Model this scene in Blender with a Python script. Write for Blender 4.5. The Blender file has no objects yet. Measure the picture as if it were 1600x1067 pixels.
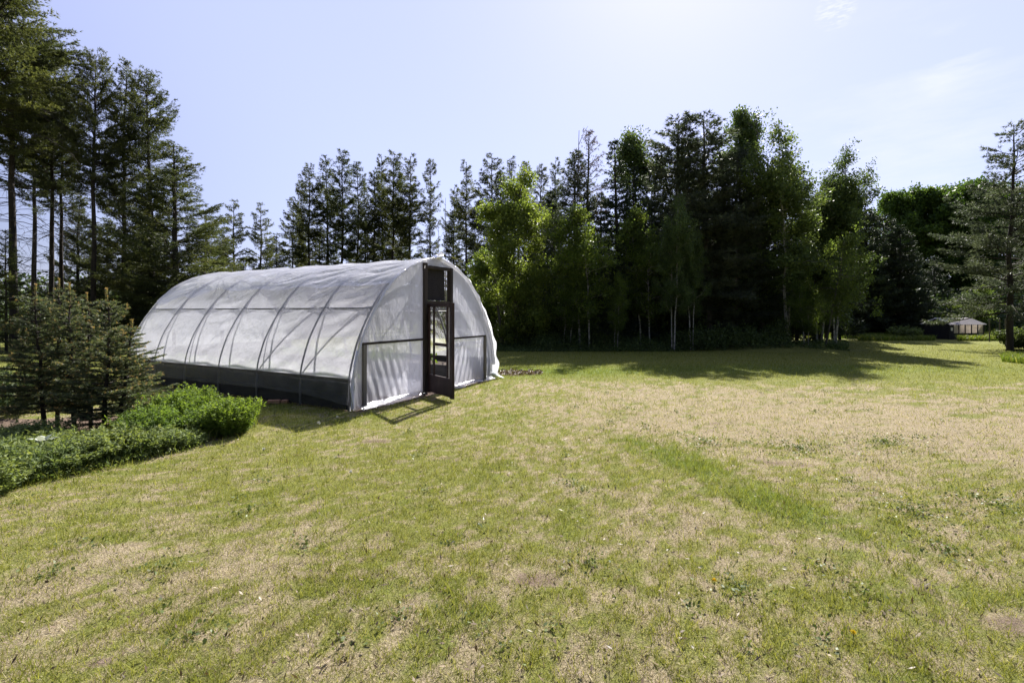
import bpy, math, random
import numpy as np
from mathutils import Vector, Matrix

scene = bpy.context.scene
COL = scene.collection
R = math.radians

# ------------------------------------------------------------------ camera
cam_d = bpy.data.cameras.new("camera")
cam = bpy.data.objects.new("camera", cam_d)
COL.objects.link(cam)
CAM_H = 1.6
cam.location = (0, 0, CAM_H)
cam.rotation_euler = (R(90), 0, 0)
cam_d.sensor_width = 36.0
cam_d.lens = 36.0 * 750 / 1600
cam_d.shift_y = -45.5 / 1600
cam_d.clip_start = 0.05
cam_d.clip_end = 3000
scene.camera = cam

# ------------------------------------------------------------------ sun and sky
SUN_EL, SUN_AZ = 43.5, 20.0          # azimuth to the right of the view direction (+Y)
sd = Vector((math.sin(R(SUN_AZ)) * math.cos(R(SUN_EL)), math.cos(R(SUN_AZ)) * math.cos(R(SUN_EL)), math.sin(R(SUN_EL))))
sl = bpy.data.lights.new("sun", 'SUN')
sl.energy = 5.0
sl.angle = R(0.53)
sl.color = (1.0, 0.95, 0.88)
so = bpy.data.objects.new("sun", sl)
so.rotation_euler = sd.to_track_quat('Z', 'Y').to_euler()
COL.objects.link(so)

world = bpy.data.worlds.new("World")
scene.world = world
world.use_nodes = True
wn, wl = world.node_tree.nodes, world.node_tree.links
wn.clear()
sky = wn.new('ShaderNodeTexSky')
sky.sky_type = 'NISHITA'
sky.sun_disc = False
sky.sun_elevation = R(SUN_EL)
sky.sun_rotation = R(SUN_AZ)
sky.air_density = 1.0
sky.dust_density = 0.6
sky.ozone_density = 2.0
tint = wn.new('ShaderNodeMix'); tint.data_type = 'RGBA'      # bright summer haze high in the air
tint.inputs[0].default_value = 0.80
wsh = wn.new('ShaderNodeMix'); wsh.data_type = 'RGBA'; wsh.blend_type = 'MULTIPLY'; wsh.inputs[0].default_value = 1.0
wsh.inputs[7].default_value = (1.06, .96, 1.05, 1); wl.new(sky.outputs[0], wsh.inputs[6]); wl.new(wsh.outputs[2], tint.inputs[6])
tc0 = wn.new('ShaderNodeTexCoord'); hd = wn.new('ShaderNodeVectorMath'); hd.operation = 'DOT_PRODUCT'; hd.inputs[1].default_value = sd
wl.new(tc0.outputs['Generated'], hd.inputs[0])
hr = wn.new('ShaderNodeMapRange'); hr.interpolation_type = 'SMOOTHSTEP'; hr.inputs[1].default_value = -.10; hr.inputs[2].default_value = .80; hr.inputs[3].default_value = .04; hr.inputs[4].default_value = 1.0
wl.new(hd.outputs['Value'], hr.inputs[0])
hm = wn.new('ShaderNodeVectorMath'); hm.operation = 'SCALE'; hm.inputs[0].default_value = (2.75, 3.0, 4.7); wl.new(hr.outputs[0], hm.inputs['Scale'])
wl.new(hm.outputs[0], tint.inputs[7])
# thin cloud, laid out by direction in the sky
tc = wn.new('ShaderNodeTexCoord')
mp = wn.new('ShaderNodeMapping'); mp.inputs['Scale'].default_value = (2.2, 2.2, 9.0)
wl.new(tc.outputs['Generated'], mp.inputs[0])
nz = wn.new('ShaderNodeTexNoise'); nz.inputs['Scale'].default_value = 1.6; nz.inputs['Detail'].default_value = 7; nz.inputs['Roughness'].default_value = 0.6
wl.new(mp.outputs[0], nz.inputs['Vector'])
cr = wn.new('ShaderNodeValToRGB'); cr.color_ramp.elements[0].position = 0.50; cr.color_ramp.elements[1].position = 0.78
wl.new(nz.outputs['Fac'], cr.inputs[0])
def cloud_patch(px, py, size):
    d = Vector(((px - 800) / 750, 1, (488 - py) / 750)).normalized()
    dp = wn.new('ShaderNodeVectorMath'); dp.operation = 'DOT_PRODUCT'
    wl.new(tc.outputs['Generated'], dp.inputs[0]); dp.inputs[1].default_value = d
    mr = wn.new('ShaderNodeMapRange'); mr.inputs[1].default_value = math.cos(size); mr.inputs[2].default_value = 1.0
    wl.new(dp.outputs['Value'], mr.inputs[0])
    return mr.outputs[0]
def wmath(op, a, b):
    m = wn.new('ShaderNodeMath'); m.operation = op
    for i, v in enumerate((a, b)):
        if isinstance(v, (int, float)): m.inputs[i].default_value = v
        else: wl.new(v, m.inputs[i])
    return m.outputs[0]
c1 = cloud_patch(1450, 270, 0.28)
c3 = cloud_patch(1480, 95, 0.05)
nz2 = wn.new('ShaderNodeTexNoise'); nz2.inputs['Scale'].default_value = 38; nz2.inputs['Detail'].default_value = 5; wl.new(mp.outputs[0], nz2.inputs['Vector'])
c2 = wmath('MULTIPLY', cloud_patch(1305, 17, 0.03), wmath('MAXIMUM', wmath('MULTIPLY', wmath('SUBTRACT', nz2.outputs['Fac'], .44), 7.0), 0.0))
msk = wmath('ADD', wmath('MULTIPLY', wmath('ADD', c1, c3), cr.outputs[0]), c2)
msk = wmath('MULTIPLY', wmath('MINIMUM', msk, 1.0), 0.7)
mxc = wn.new('ShaderNodeMix'); mxc.data_type = 'RGBA'
wl.new(msk, mxc.inputs[0]); wl.new(tint.outputs[2], mxc.inputs[6]); mxc.inputs[7].default_value = (4.0, 4.15, 4.7, 1)
bg = wn.new('ShaderNodeBackground'); bg.inputs['Strength'].default_value = 0.09
wl.new(mxc.outputs[2], bg.inputs['Color'])
wo = wn.new('ShaderNodeOutputWorld'); wl.new(bg.outputs[0], wo.inputs['Surface'])

scene.view_settings.view_transform = 'Standard'
scene.view_settings.look = 'None'
scene.view_settings.exposure = 1.42
scene.view_settings.gamma = 1.0
scene.view_settings.use_curve_mapping = False
scene.render.engine = 'CYCLES'
scene.cycles.max_bounces = 8
scene.cycles.diffuse_bounces = 4
scene.cycles.transmission_bounces = 6
scene.cycles.transparent_max_bounces = 12
scene.cycles.sample_clamp_indirect = 6.0

# ------------------------------------------------------------------ numpy helpers
RNG = np.random.RandomState(7)
_tab = np.random.RandomState(11).rand(256, 256)
def vnoise(x, y, seed=0):
    x = np.asarray(x, float) + seed * 17.31; y = np.asarray(y, float) + seed * 5.77
    xi = np.floor(x).astype(int); yi = np.floor(y).astype(int)
    fx = x - xi; fy = y - yi
    fx = fx * fx * (3 - 2 * fx); fy = fy * fy * (3 - 2 * fy)
    a = _tab[xi & 255, yi & 255]; b = _tab[(xi + 1) & 255, yi & 255]
    c = _tab[xi & 255, (yi + 1) & 255]; d = _tab[(xi + 1) & 255, (yi + 1) & 255]
    return (a * (1 - fx) + b * fx) * (1 - fy) + (c * (1 - fx) + d * fx) * fy
def fbm(x, y, seed=0, oct=4):
    s = 0; a = 0.5; t = 0
    for i in range(oct):
        c, n_ = math.cos(.6 + i * 1.9), math.sin(.6 + i * 1.9)        # each octave turned, so no grid shows
        s = s + a * vnoise((x * c - y * n_) * 2.03 ** i, (x * n_ + y * c) * 2.03 ** i, seed + i * 3); t += a; a *= 0.5
    return s / t
def sstep(a, b, x):
    t = np.clip((x - a) / (b - a), 0, 1); return t * t * (3 - 2 * t)
def unit(v):
    return v / np.maximum(np.linalg.norm(v, axis=-1, keepdims=True), 1e-9)
def frame(d):
    """two unit vectors across each direction d (N,3)"""
    up = np.where(np.abs(d[:, 2:3]) > 0.9, np.array([[1., 0, 0]]), np.array([[0., 0, 1]]))
    a = unit(np.cross(d, up)); b = np.cross(d, a)
    return a, b

class MB:
    """collects vertices and faces (3 or 4 sided) with per-face 'rnd' and material index"""
    def __init__(s): s.v = []; s.f3 = []; s.f4 = []; s.n = 0; s.r3 = []; s.r4 = []; s.m3 = []; s.m4 = []
    def add(s, v, f, rnd=0.5, mi=0):
        v = np.asarray(v, float).reshape(-1, 3); f = np.asarray(f, int)
        if len(f) == 0: return
        r = np.broadcast_to(np.asarray(rnd, float), (len(f),))
        k = f.shape[1]
        (s.f3 if k == 3 else s.f4).append(f + s.n)
        (s.r3 if k == 3 else s.r4).append(r)
        (s.m3 if k == 3 else s.m4).append(np.full(len(f), mi))
        s.v.append(v); s.n += len(v)
    def mesh(s, name, mats, smooth=False):
        me = bpy.data.meshes.new(name)
        v = np.concatenate(s.v) if s.v else np.zeros((0, 3))
        n3 = sum(len(x) for x in s.f3); n4 = sum(len(x) for x in s.f4)
        loops = np.concatenate([x.ravel() for x in s.f3 + s.f4]) if (n3 + n4) else np.zeros(0, int)
        starts = np.concatenate([np.arange(n3) * 3, n3 * 3 + np.arange(n4) * 4])
        me.vertices.add(len(v)); me.vertices.foreach_set('co', v.astype(np.float32).ravel())
        me.loops.add(len(loops)); me.loops.foreach_set('vertex_index', loops.astype(np.int32))
        me.polygons.add(n3 + n4); me.polygons.foreach_set('loop_start', starts.astype(np.int32))
        mi = np.concatenate(s.m3 + s.m4).astype(np.int32)
        me.polygons.foreach_set('material_index', mi)
        me.polygons.foreach_set('use_smooth', np.full(n3 + n4, smooth))
        at = me.attributes.new('rnd', 'FLOAT', 'FACE')
        at.data.foreach_set('value', np.concatenate(s.r3 + s.r4).astype(np.float32))
        me.update(calc_edges=True)
        for m in (mats if isinstance(mats, (list, tuple)) else [mats]): me.materials.append(m)
        return me
    def obj(s, name, mats, parent=None, smooth=False):
        o = bpy.data.objects.new(name, s.mesh(name, mats, smooth)); COL.objects.link(o)
        if parent: o.parent = parent
        return o
    # ---- shapes
    def tube(s, pts, rad, sides=4, rnd=0.5, mi=0, cap=False):
        pts = np.asarray(pts, float); n = len(pts)
        rad = np.broadcast_to(np.asarray(rad, float), (n,))
        t = unit(np.gradient(pts, axis=0))
        a, b = frame(t)
        for i in range(1, n):              # keep frames from flipping
            if np.dot(a[i], a[i - 1]) < 0: a[i] *= -1; b[i] *= -1
        ang = np.arange(sides) * 2 * math.pi / sides
        ring = pts[:, None] + rad[:, None, None] * (np.cos(ang)[None, :, None] * a[:, None] + np.sin(ang)[None, :, None] * b[:, None])
        i = np.arange(n - 1)[:, None] * sides; j = np.arange(sides)[None]; jn = (j + 1) % sides
        f = np.stack([i + j, i + jn, i + sides + jn, i + sides + j], -1).reshape(-1, 4)
        s.add(ring.reshape(-1, 3), f, rnd, mi)
        if cap:
            for k, fl in ((0, 1), (n - 1, 0)):
                vs = np.vstack([ring[k], pts[k]]); q = np.arange(sides)
                fc = np.stack([q, (q + 1) % sides, np.full(sides, sides)], -1)
                s.add(vs, fc[:, ::-1] if fl else fc, rnd, mi)
    def box(s, c, h, rot=None, rnd=0.5, mi=0, bev=0.0):
        """box at centre c with half sizes h, bevelled edges by shrinking the end rings"""
        c = np.array(c, float); h = np.array(h, float)
        b = min(bev if bev else 0.12 * h.min(), 0.45 * h.min())
        def ring(z, k): return [[-h[0] + k, -h[1], z], [h[0] - k, -h[1], z], [h[0], -h[1] + k, z], [h[0], h[1] - k, z],
                                [h[0] - k, h[1], z], [-h[0] + k, h[1], z], [-h[0], h[1] - k, z], [-h[0], -h[1] + k, z]]
        def ring2(z): return [[x * (1 - b / h[0]), y * (1 - b / h[1]), z] for x, y, _ in ring(0, b)]
        v = np.array(ring2(-h[2]) + ring(-h[2] + b, b) + ring(h[2] - b, b) + ring2(h[2]))
        f = []
        for k in range(3):
            for j in range(8): f.append([k * 8 + j, k * 8 + (j + 1) % 8, k * 8 + 8 + (j + 1) % 8, k * 8 + 8 + j])
        for o, fl in ((0, 1), (24, 0)):
            for q in ([0, 1, 2, 3], [0, 3, 4, 7], [4, 5, 6, 7]):
                q = [o + t for t in q]; f.append(q[::-1] if fl else q)
        if rot is not None: v = v @ np.array(rot).T
        s.add(v + c, f, rnd, mi)
    def beam(s, p, q, w, d, rnd=0.5, mi=0):
        """rectangular timber from p to q"""
        p = np.array(p, float); q = np.array(q, float); t = q - p; L = np.linalg.norm(t); t = t / L
        a, b = frame(t[None]); rot = np.stack([a[0], b[0], t], 1)
        s.box((p + q) / 2, (w / 2, d / 2, L / 2), rot, rnd, mi)
    def grid(s, P, rnd=0.5, mi=0):
        n, m = P.shape[:2]
        i = np.arange(n - 1)[:, None] * m; j = np.arange(m - 1)[None]
        f = np.stack([i + j, i + m + j, i + m + j + 1, i + j + 1], -1).reshape(-1, 4)
        s.add(P.reshape(-1, 3), f, rnd, mi)
    # ---- foliage, all vectorised
    def needles(s, pos, dirn, n, ln, wd, spread, rng, rnd=None, mi=0):
        """n thin triangular needles around each point"""
        P = np.repeat(pos, n, 0); D = np.repeat(dirn, n, 0)
        N = len(P)
        d = unit(D + rng.normal(0, spread, (N, 3)))
        a, b = frame(d); th = rng.rand(N, 1) * 6.283
        sd_ = a * np.cos(th) + b * np.sin(th)
        L = ln * (0.6 + 0.8 * rng.rand(N, 1)); W = wd * (0.7 + 0.6 * rng.rand(N, 1))
        v = np.stack([P - sd_ * W / 2, P + sd_ * W / 2, P + d * L], 1)
        f = np.arange(N * 3).reshape(-1, 3)
        r = rng.rand(N) if rnd is None else np.clip(np.repeat(rnd, n) + rng.normal(0, .08, N), 0, 1)
        s.add(v.reshape(-1, 3), f, r, mi)
    def leaves(s, pos, ln, wd, rng, rnd=None, bias=(0, 0, 0.3), mi=0, axis=None):
        """one diamond leaf (folded slightly) at each point"""
        N = len(pos)
        ax = unit(rng.normal(0, 1, (N, 3))) if axis is None else unit(axis + rng.normal(0, .35, (N, 3)))
        nr = unit(rng.normal(0, 1, (N, 3)) + np.array(bias))
        sdv = unit(np.cross(ax, nr))
        L = ln * (0.6 + 0.8 * rng.rand(N, 1)); W = wd * (0.6 + 0.8 * rng.rand(N, 1))
        v = np.stack([pos, pos + ax * L * .45 + sdv * W / 2, pos + ax * L, pos + ax * L * .45 - sdv * W / 2], 1)
        f = np.arange(N * 4).reshape(-1, 4)
        s.add(v.reshape(-1, 3), f, rng.rand(N) if rnd is None else rnd, mi)

def tag(o, label=None, cat=None, group=None, kind=None):
    if label: o['label'] = label
    if cat: o['category'] = cat
    if group: o['group'] = group
    if kind: o['kind'] = kind
    return o
def empty(name, loc=(0, 0, 0), rz=0.0):
    o = bpy.data.objects.new(name, None); COL.objects.link(o)
    o.empty_display_size = 0.3
    o.location = loc; o.rotation_euler = (0, 0, rz); return o
def copy_tree(root):
    r = root.copy(); COL.objects.link(r)
    for ch in root.children:
        c = ch.copy(); COL.objects.link(c); c.parent = r
        for g in ch.children:
            d = g.copy(); COL.objects.link(d); d.parent = c
    return r
def X(px, d): return (px - 800) / 750 * d
def Z(py, d): return CAM_H + (488 - py) / 750 * d
def ground_pt(px, py):
    d = CAM_H * 750 / (py - 488); return X(px, d), d

# ------------------------------------------------------------------ materials
def new_mat(name):
    m = bpy.data.materials.new(name); m.use_nodes = True
    nt = m.node_tree; nt.nodes.clear()
    return m, nt, nt.nodes, nt.links
def ramp(nodes, links, fac, cols):
    r = nodes.new('ShaderNodeValToRGB'); e = r.color_ramp.elements
    while len(e) < len(cols): e.new(0.5)
    for i, (p, c) in enumerate(cols): e[i].position = p; e[i].color = (*c, 1)
    links.new(fac, r.inputs[0]); return r.outputs[0]
def noise(nodes, links, scale, detail=4, rough=.55, coord='Object', vec_scale=None):
    t = nodes.new('ShaderNodeTexCoord'); n = nodes.new('ShaderNodeTexNoise')
    n.inputs['Scale'].default_value = scale; n.inputs['Detail'].default_value = detail; n.inputs['Roughness'].default_value = rough
    if vec_scale:
        m = nodes.new('ShaderNodeMapping'); m.inputs['Scale'].default_value = vec_scale
        links.new(t.outputs[coord], m.inputs[0]); links.new(m.outputs[0], n.inputs['Vector'])
    else: links.new(t.outputs[coord], n.inputs['Vector'])
    return n.outputs['Fac']
def mixc(nodes, links, f, a, b, mode='MIX'):
    m = nodes.new('ShaderNodeMix'); m.data_type = 'RGBA'; m.blend_type = mode
    for i, v in ((0, f), (6, a), (7, b)):
        if hasattr(v, 'links'): links.new(v, m.inputs[i])
        elif isinstance(v, tuple): m.inputs[i].default_value = (*v, 1)
        else: m.inputs[i].default_value = v
    return m.outputs[2]
def attr(nodes, name):
    a = nodes.new('ShaderNodeAttribute'); a.attribute_name = name; return a
def out(nodes, links, sh):
    o = nodes.new('ShaderNodeOutputMaterial'); links.new(sh, o.inputs['Surface'])
def bump(nodes, links, h, strength, dist):
    b = nodes.new('ShaderNodeBump'); b.inputs['Strength'].default_value = strength; b.inputs['Distance'].default_value = dist
    links.new(h, b.inputs['Height']); return b.outputs[0]

def leaf_mat(name, cols, trans=0.45, rough=.5, patch=0.5, tcol=(1.25, 1.2, .6)):
    """foliage: colour by leaf and by clump, lit through from behind"""
    m, nt, N, L = new_mat(name)
    c = ramp(N, L, attr(N, 'rnd').outputs['Fac'], cols)
    n = noise(N, L, .9, 3)
    c2 = mixc(N, L, 1.0, c, ramp(N, L, n, [(.35, (1 - patch * .55,) * 3), (.65, (1 + patch * .35,) * 3)]), 'MULTIPLY')
    oi = N.new('ShaderNodeObjectInfo')
    c2 = mixc(N, L, 1.0, c2, ramp(N, L, oi.outputs['Random'], [(0, (.82, .85, .85)), (1, (1.15, 1.08, .95))]), 'MULTIPLY')
    d = N.new('ShaderNodeBsdfPrincipled'); d.inputs['Roughness'].default_value = rough; L.new(c2, d.inputs['Base Color'])
    d.inputs['Specular IOR Level'].default_value = .3
    t = N.new('ShaderNodeBsdfTranslucent')
    L.new(mixc(N, L, 1.0, c2, tcol, 'MULTIPLY'), t.inputs['Color'])
    ms = N.new('ShaderNodeMixShader'); ms.inputs[0].default_value = trans
    L.new(d.outputs[0], ms.inputs[1]); L.new(t.outputs[0], ms.inputs[2])
    out(N, L, ms.outputs[0]); return m
def solid_mat(name, cols, scale=8, rough=.8, bmp=.3, bd=.01, vec_scale=None, metal=0.0, spec=.3):
    m, nt, N, L = new_mat(name)
    n = noise(N, L, scale, 6, .6, vec_scale=vec_scale)
    c = ramp(N, L, n, cols)
    p = N.new('ShaderNodeBsdfPrincipled'); L.new(c, p.inputs['Base Color'])
    p.inputs['Roughness'].default_value = rough; p.inputs['Metallic'].default_value = metal; p.inputs['Specular IOR Level'].default_value = spec
    if bmp: L.new(bump(N, L, n, bmp, bd), p.inputs['Normal'])
    out(N, L, p.outputs[0]); return m

M = {}
M['pine'] = leaf_mat('pine_needles', [(0, (0.043, 0.058, 0.034)), (.5, (0.081, 0.103, 0.049)), (.85, (0.146, 0.162, 0.067)), (1, (0.224, 0.190, 0.090))], .48)
M['pine_grey'] = leaf_mat('grey_pine_needles', [(0, (0.052, 0.071, 0.051)), (.5, (0.092, 0.115, 0.081)), (.85, (0.138, 0.155, 0.103)), (1, (0.184, 0.172, 0.115))], .38, tcol=(1.1, 1.15, .8))
M['pine_dark'] = leaf_mat('dark_spruce_needles', [(0, (0.026, 0.041, 0.028)), (.6, (0.051, 0.077, 0.051)), (1, (0.115, 0.128, 0.066))], .2)
M['dry_needles'] = leaf_mat('dry_brown_needles', [(0, (.07, .05, .04)), (.6, (.11, .08, .06)), (1, (.15, .12, .08))], .2)
M['aspen'] = leaf_mat('aspen_leaves', [(0, (.07, .105, .03)), (.5, (.12, .17, .045)), (1, (.20, .25, .07))], .55, patch=.8, tcol=(1.35, 1.35, .7))
M['aspen_mid'] = leaf_mat('shade_toned_aspen_leaves', [(0, (0.066, 0.105, 0.029)), (.5, (0.121, 0.182, 0.046)), (.9, (0.187, 0.253, 0.066)), (1, (0.286, 0.352, 0.099))], .58, patch=.9, tcol=(1.4, 1.35, .7))  # aspen copy with shade and lit patches tuned into the leaf colour
M['poplar'] = leaf_mat('poplar_leaves', [(0, (0.055, 0.091, 0.034)), (.6, (0.098, 0.150, 0.052)), (1, (0.169, 0.227, 0.078))], .45, tcol=(1.2, 1.15, .7))
M['maple'] = leaf_mat('maple_leaves', [(0, (0.046, 0.086, 0.021)), (.6, (0.075, 0.138, 0.032)), (1, (0.115, 0.184, 0.046))], .45)
M['thicket'] = leaf_mat('thicket_leaves', [(0, (0.041, 0.067, 0.027)), (.6, (0.067, 0.112, 0.041)), (1, (0.134, 0.179, 0.067))], .25)
M['spruce'] = leaf_mat('blue_spruce_needles', [(0, (.055, .08, .05)), (.45, (.10, .135, .085)), (.8, (.18, .21, .13)), (.9, (.28, .24, .14)), (1, (.38, .27, .15))], .42, patch=.2)
M['herb'] = leaf_mat('herb_leaves', [(0, (.07, .13, .025)), (.5, (.12, .20, .036)), (1, (.19, .27, .06))], .5, patch=.2, rough=.7)
M['herb_low'] = leaf_mat('low_herb_leaves', [(0, (0.075, 0.119, 0.044)), (.5, (0.138, 0.194, 0.069)), (1, (0.225, 0.275, 0.112))], .45, patch=.2, rough=.7)
M['pale_leaf'] = leaf_mat('woolly_pale_leaves', [(0, (.30, .34, .28)), (1, (.55, .58, .50))], .25, patch=.1, tcol=(1, 1, .9))
M['tall_grass'] = leaf_mat('tall_grass', [(0, (.07, .12, .022)), (.6, (.12, .18, .035)), (1, (.24, .26, .09))], .45, patch=.4)
M['bark'] = solid_mat('pine_bark', [(.3, (.02, .017, .015)), (.7, (.055, .046, .04))], 6, .9, .6, .03, (1, 1, .25))
M['bark_grey'] = solid_mat('grey_bark', [(.3, (.05, .045, .04)), (.7, (.13, .12, .105))], 7, .9, .5, .02, (1, 1, .3))
M['birch'] = solid_mat('birch_bark', [(.36, (.05, .045, .04)), (.46, (.28, .27, .25)), (.7, (.46, .44, .40))], 5, .7, .3, .01, (1, 1, 2.2))
M['wood'] = solid_mat('weathered_wood', [(.3, (.022, .017, .015)), (.7, (.06, .048, .042))], 5, .85, .4, .006, (1, 1, .12))
M['grey_wood'] = solid_mat('grey_weathered_wood', [(.3, (.09, .08, .07)), (.7, (.20, .185, .165))], 5, .85, .4, .006, (1, 1, .15))
M['door_paint'] = solid_mat('worn_dark_red_paint', [(.3, (.016, .008, .007)), (.62, (.034, .016, .014)), (.8, (.07, .045, .036))], 7, .6, .3, .004, (1, 1, .3))
M['pipe'] = solid_mat('galvanised_pipe', [(.3, (.12, .12, .125)), (.7, (.22, .22, .23))], 9, .5, .1, .002, metal=.35)
M['knee_board'] = solid_mat('knee_wall_board', [(.3, (.03, .028, .027)), (.7, (.07, .066, .06))], 3, .85, .4, .006, (.25, 1, 3))
M['dark_cloth'] = solid_mat('black_shade_cloth', [(.3, (.012, .011, .012)), (.7, (.03, .026, .028))], 40, .9, .3, .003)
M['soil'] = solid_mat('bed_soil', [(.3, (.045, .032, .024)), (.7, (.11, .085, .062))], 12, .95, .8, .03)
M['brick'] = solid_mat('old_brick', [(.3, (.30, .15, .08)), (.7, (.45, .27, .17))], 20, .9, .5, .006)
M['stone'] = solid_mat('pale_stone', [(.3, (.30, .27, .24)), (.7, (.48, .45, .41))], 20, .9, .5, .006)
M['green_tarp'] = solid_mat('green_tarp', [(.3, (.01, .045, .035)), (.7, (.02, .08, .06))], 9, .5, .3, .01)
M['chicken_wire'] = solid_mat('wire_mesh', [(.3, (.30, .29, .28)), (.7, (.48, .47, .45))], 60, .5, 0, 0, metal=.3)
M['shed_dark'] = solid_mat('dark_stained_board', [(.3, (.010, .010, .012)), (.7, (.028, .026, .028))], 8, .8, .3, .005, (3, 3, .3))
M['shed_panel'] = solid_mat('pale_panel', [(.3, (.45, .40, .36)), (.7, (.6, .54, .48))], 3, .6, .1, .004)
M['shed_roof'] = solid_mat('metal_roof_sheet', [(.3, (.22, .21, .24)), (.7, (.48, .44, .44))], .9, .45, .1, .004, metal=.5)
M['yellow'] = solid_mat('yellow_petals', [(.3, (.75, .55, .02)), (.7, (.85, .68, .04))], 80, .6, 0, 0)
M['fluff'] = solid_mat('white_seed_fluff', [(.3, (.6, .6, .56)), (.7, (.8, .8, .76))], 80, .9, 0, 0)
M['stem'] = solid_mat('green_stem', [(.3, (.09, .13, .04)), (.7, (.16, .2, .07))], 20, .7, 0, 0)
M['opening_white'] = solid_mat('bright_opening_tone', [(.3, (.62, .6, .56)), (.7, (.75, .73, .68))], 20, .6, 0, 0)

def film_mat(name, transp, trans, dirt=.3, bs=.5, wr=(2.0, 2.0, 2.0), col=(.915, .92, .99), gr=.2):
    """aged greenhouse polythene: partly clear, partly milky"""
    m, nt, N, L = new_mat(name)
    n1 = noise(N, L, 1.3, 6, .65, vec_scale=wr)
    n2 = noise(N, L, 9, 5, .6, vec_scale=wr)
    colr = mixc(N, L, 1.0, col, ramp(N, L, n1, [(.3, (1 - dirt,) * 3), (.62, (1, 1, 1))]), 'MULTIPLY')
    wv = N.new('ShaderNodeMath'); wv.operation = 'ADD'; L.new(n1, wv.inputs[0])
    mm = N.new('ShaderNodeMath'); mm.operation = 'MULTIPLY'; mm.inputs[1].default_value = .25; L.new(n2, mm.inputs[0]); L.new(mm.outputs[0], wv.inputs[1])
    nb = bump(N, L, wv.outputs[0], bs, .05)
    d = N.new('ShaderNodeBsdfDiffuse'); L.new(colr, d.inputs[0]); L.new(nb, d.inputs['Normal'])
    t = N.new('ShaderNodeBsdfTranslucent'); L.new(colr, t.inputs[0]); L.new(nb, t.inputs['Normal'])
    g = N.new('ShaderNodeBsdfGlossy'); g.inputs['Roughness'].default_value = gr; L.new(nb, g.inputs['Normal'])
    tr = N.new('ShaderNodeBsdfTransparent'); tr.inputs[0].default_value = (.95, .96, .98, 1)
    a = N.new('ShaderNodeMixShader'); a.inputs[0].default_value = trans; L.new(d.outputs[0], a.inputs[1]); L.new(t.outputs[0], a.inputs[2])
    fr = N.new('ShaderNodeFresnel'); fr.inputs['IOR'].default_value = 1.5; L.new(nb, fr.inputs['Normal'])
    b = N.new('ShaderNodeMixShader'); L.new(fr.outputs[0], b.inputs[0]); L.new(a.outputs[0], b.inputs[1]); L.new(g.outputs[0], b.inputs[2])
    c = N.new('ShaderNodeMixShader'); c.inputs[0].default_value = transp; L.new(b.outputs[0], c.inputs[1]); L.new(tr.outputs[0], c.inputs[2])
    out(N, L, c.outputs[0]); return m
M['film'] = film_mat('greenhouse_film', .27, .92, dirt=.14, bs=.5)
M['weeds'] = leaf_mat('clover_leaves', [(0, (.08, .11, .04)), (.5, (.13, .17, .055)), (1, (.20, .24, .09))], .35, patch=.2)
M['litter'] = leaf_mat('dead_leaf_bits', [(0, (.05, .035, .025)), (.5, (.14, .10, .07)), (.97, (.24, .19, .14)), (1, (.42, .38, .3))], .1)
M['shed_sheet'] = film_mat('translucent_roof_sheet', .45, .55, dirt=.3, bs=.1, col=(.9, .84, .82))
M['shed_film'] = film_mat('weathered_panel_sheet', .06, .75, dirt=.3, bs=.2, col=(.95, .86, .78))
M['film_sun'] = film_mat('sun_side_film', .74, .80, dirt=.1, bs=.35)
M['film_front'] = film_mat('end_wall_film', .24, .86, dirt=.12, bs=.55, wr=(2.5, 2.5, 1.0))
M['film_top'] = film_mat('roof_film', .40, .45, dirt=.04, bs=.5, gr=.42)
M['film_hem'] = film_mat('bunched_film', .10, .5, dirt=.15, bs=.6)
M['film_low'] = film_mat('shade_dark_film', .56, .5, dirt=.5, bs=.8, col=(.34, .34, .37))  # dark tint paints in the shade and the dark boards behind

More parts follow.
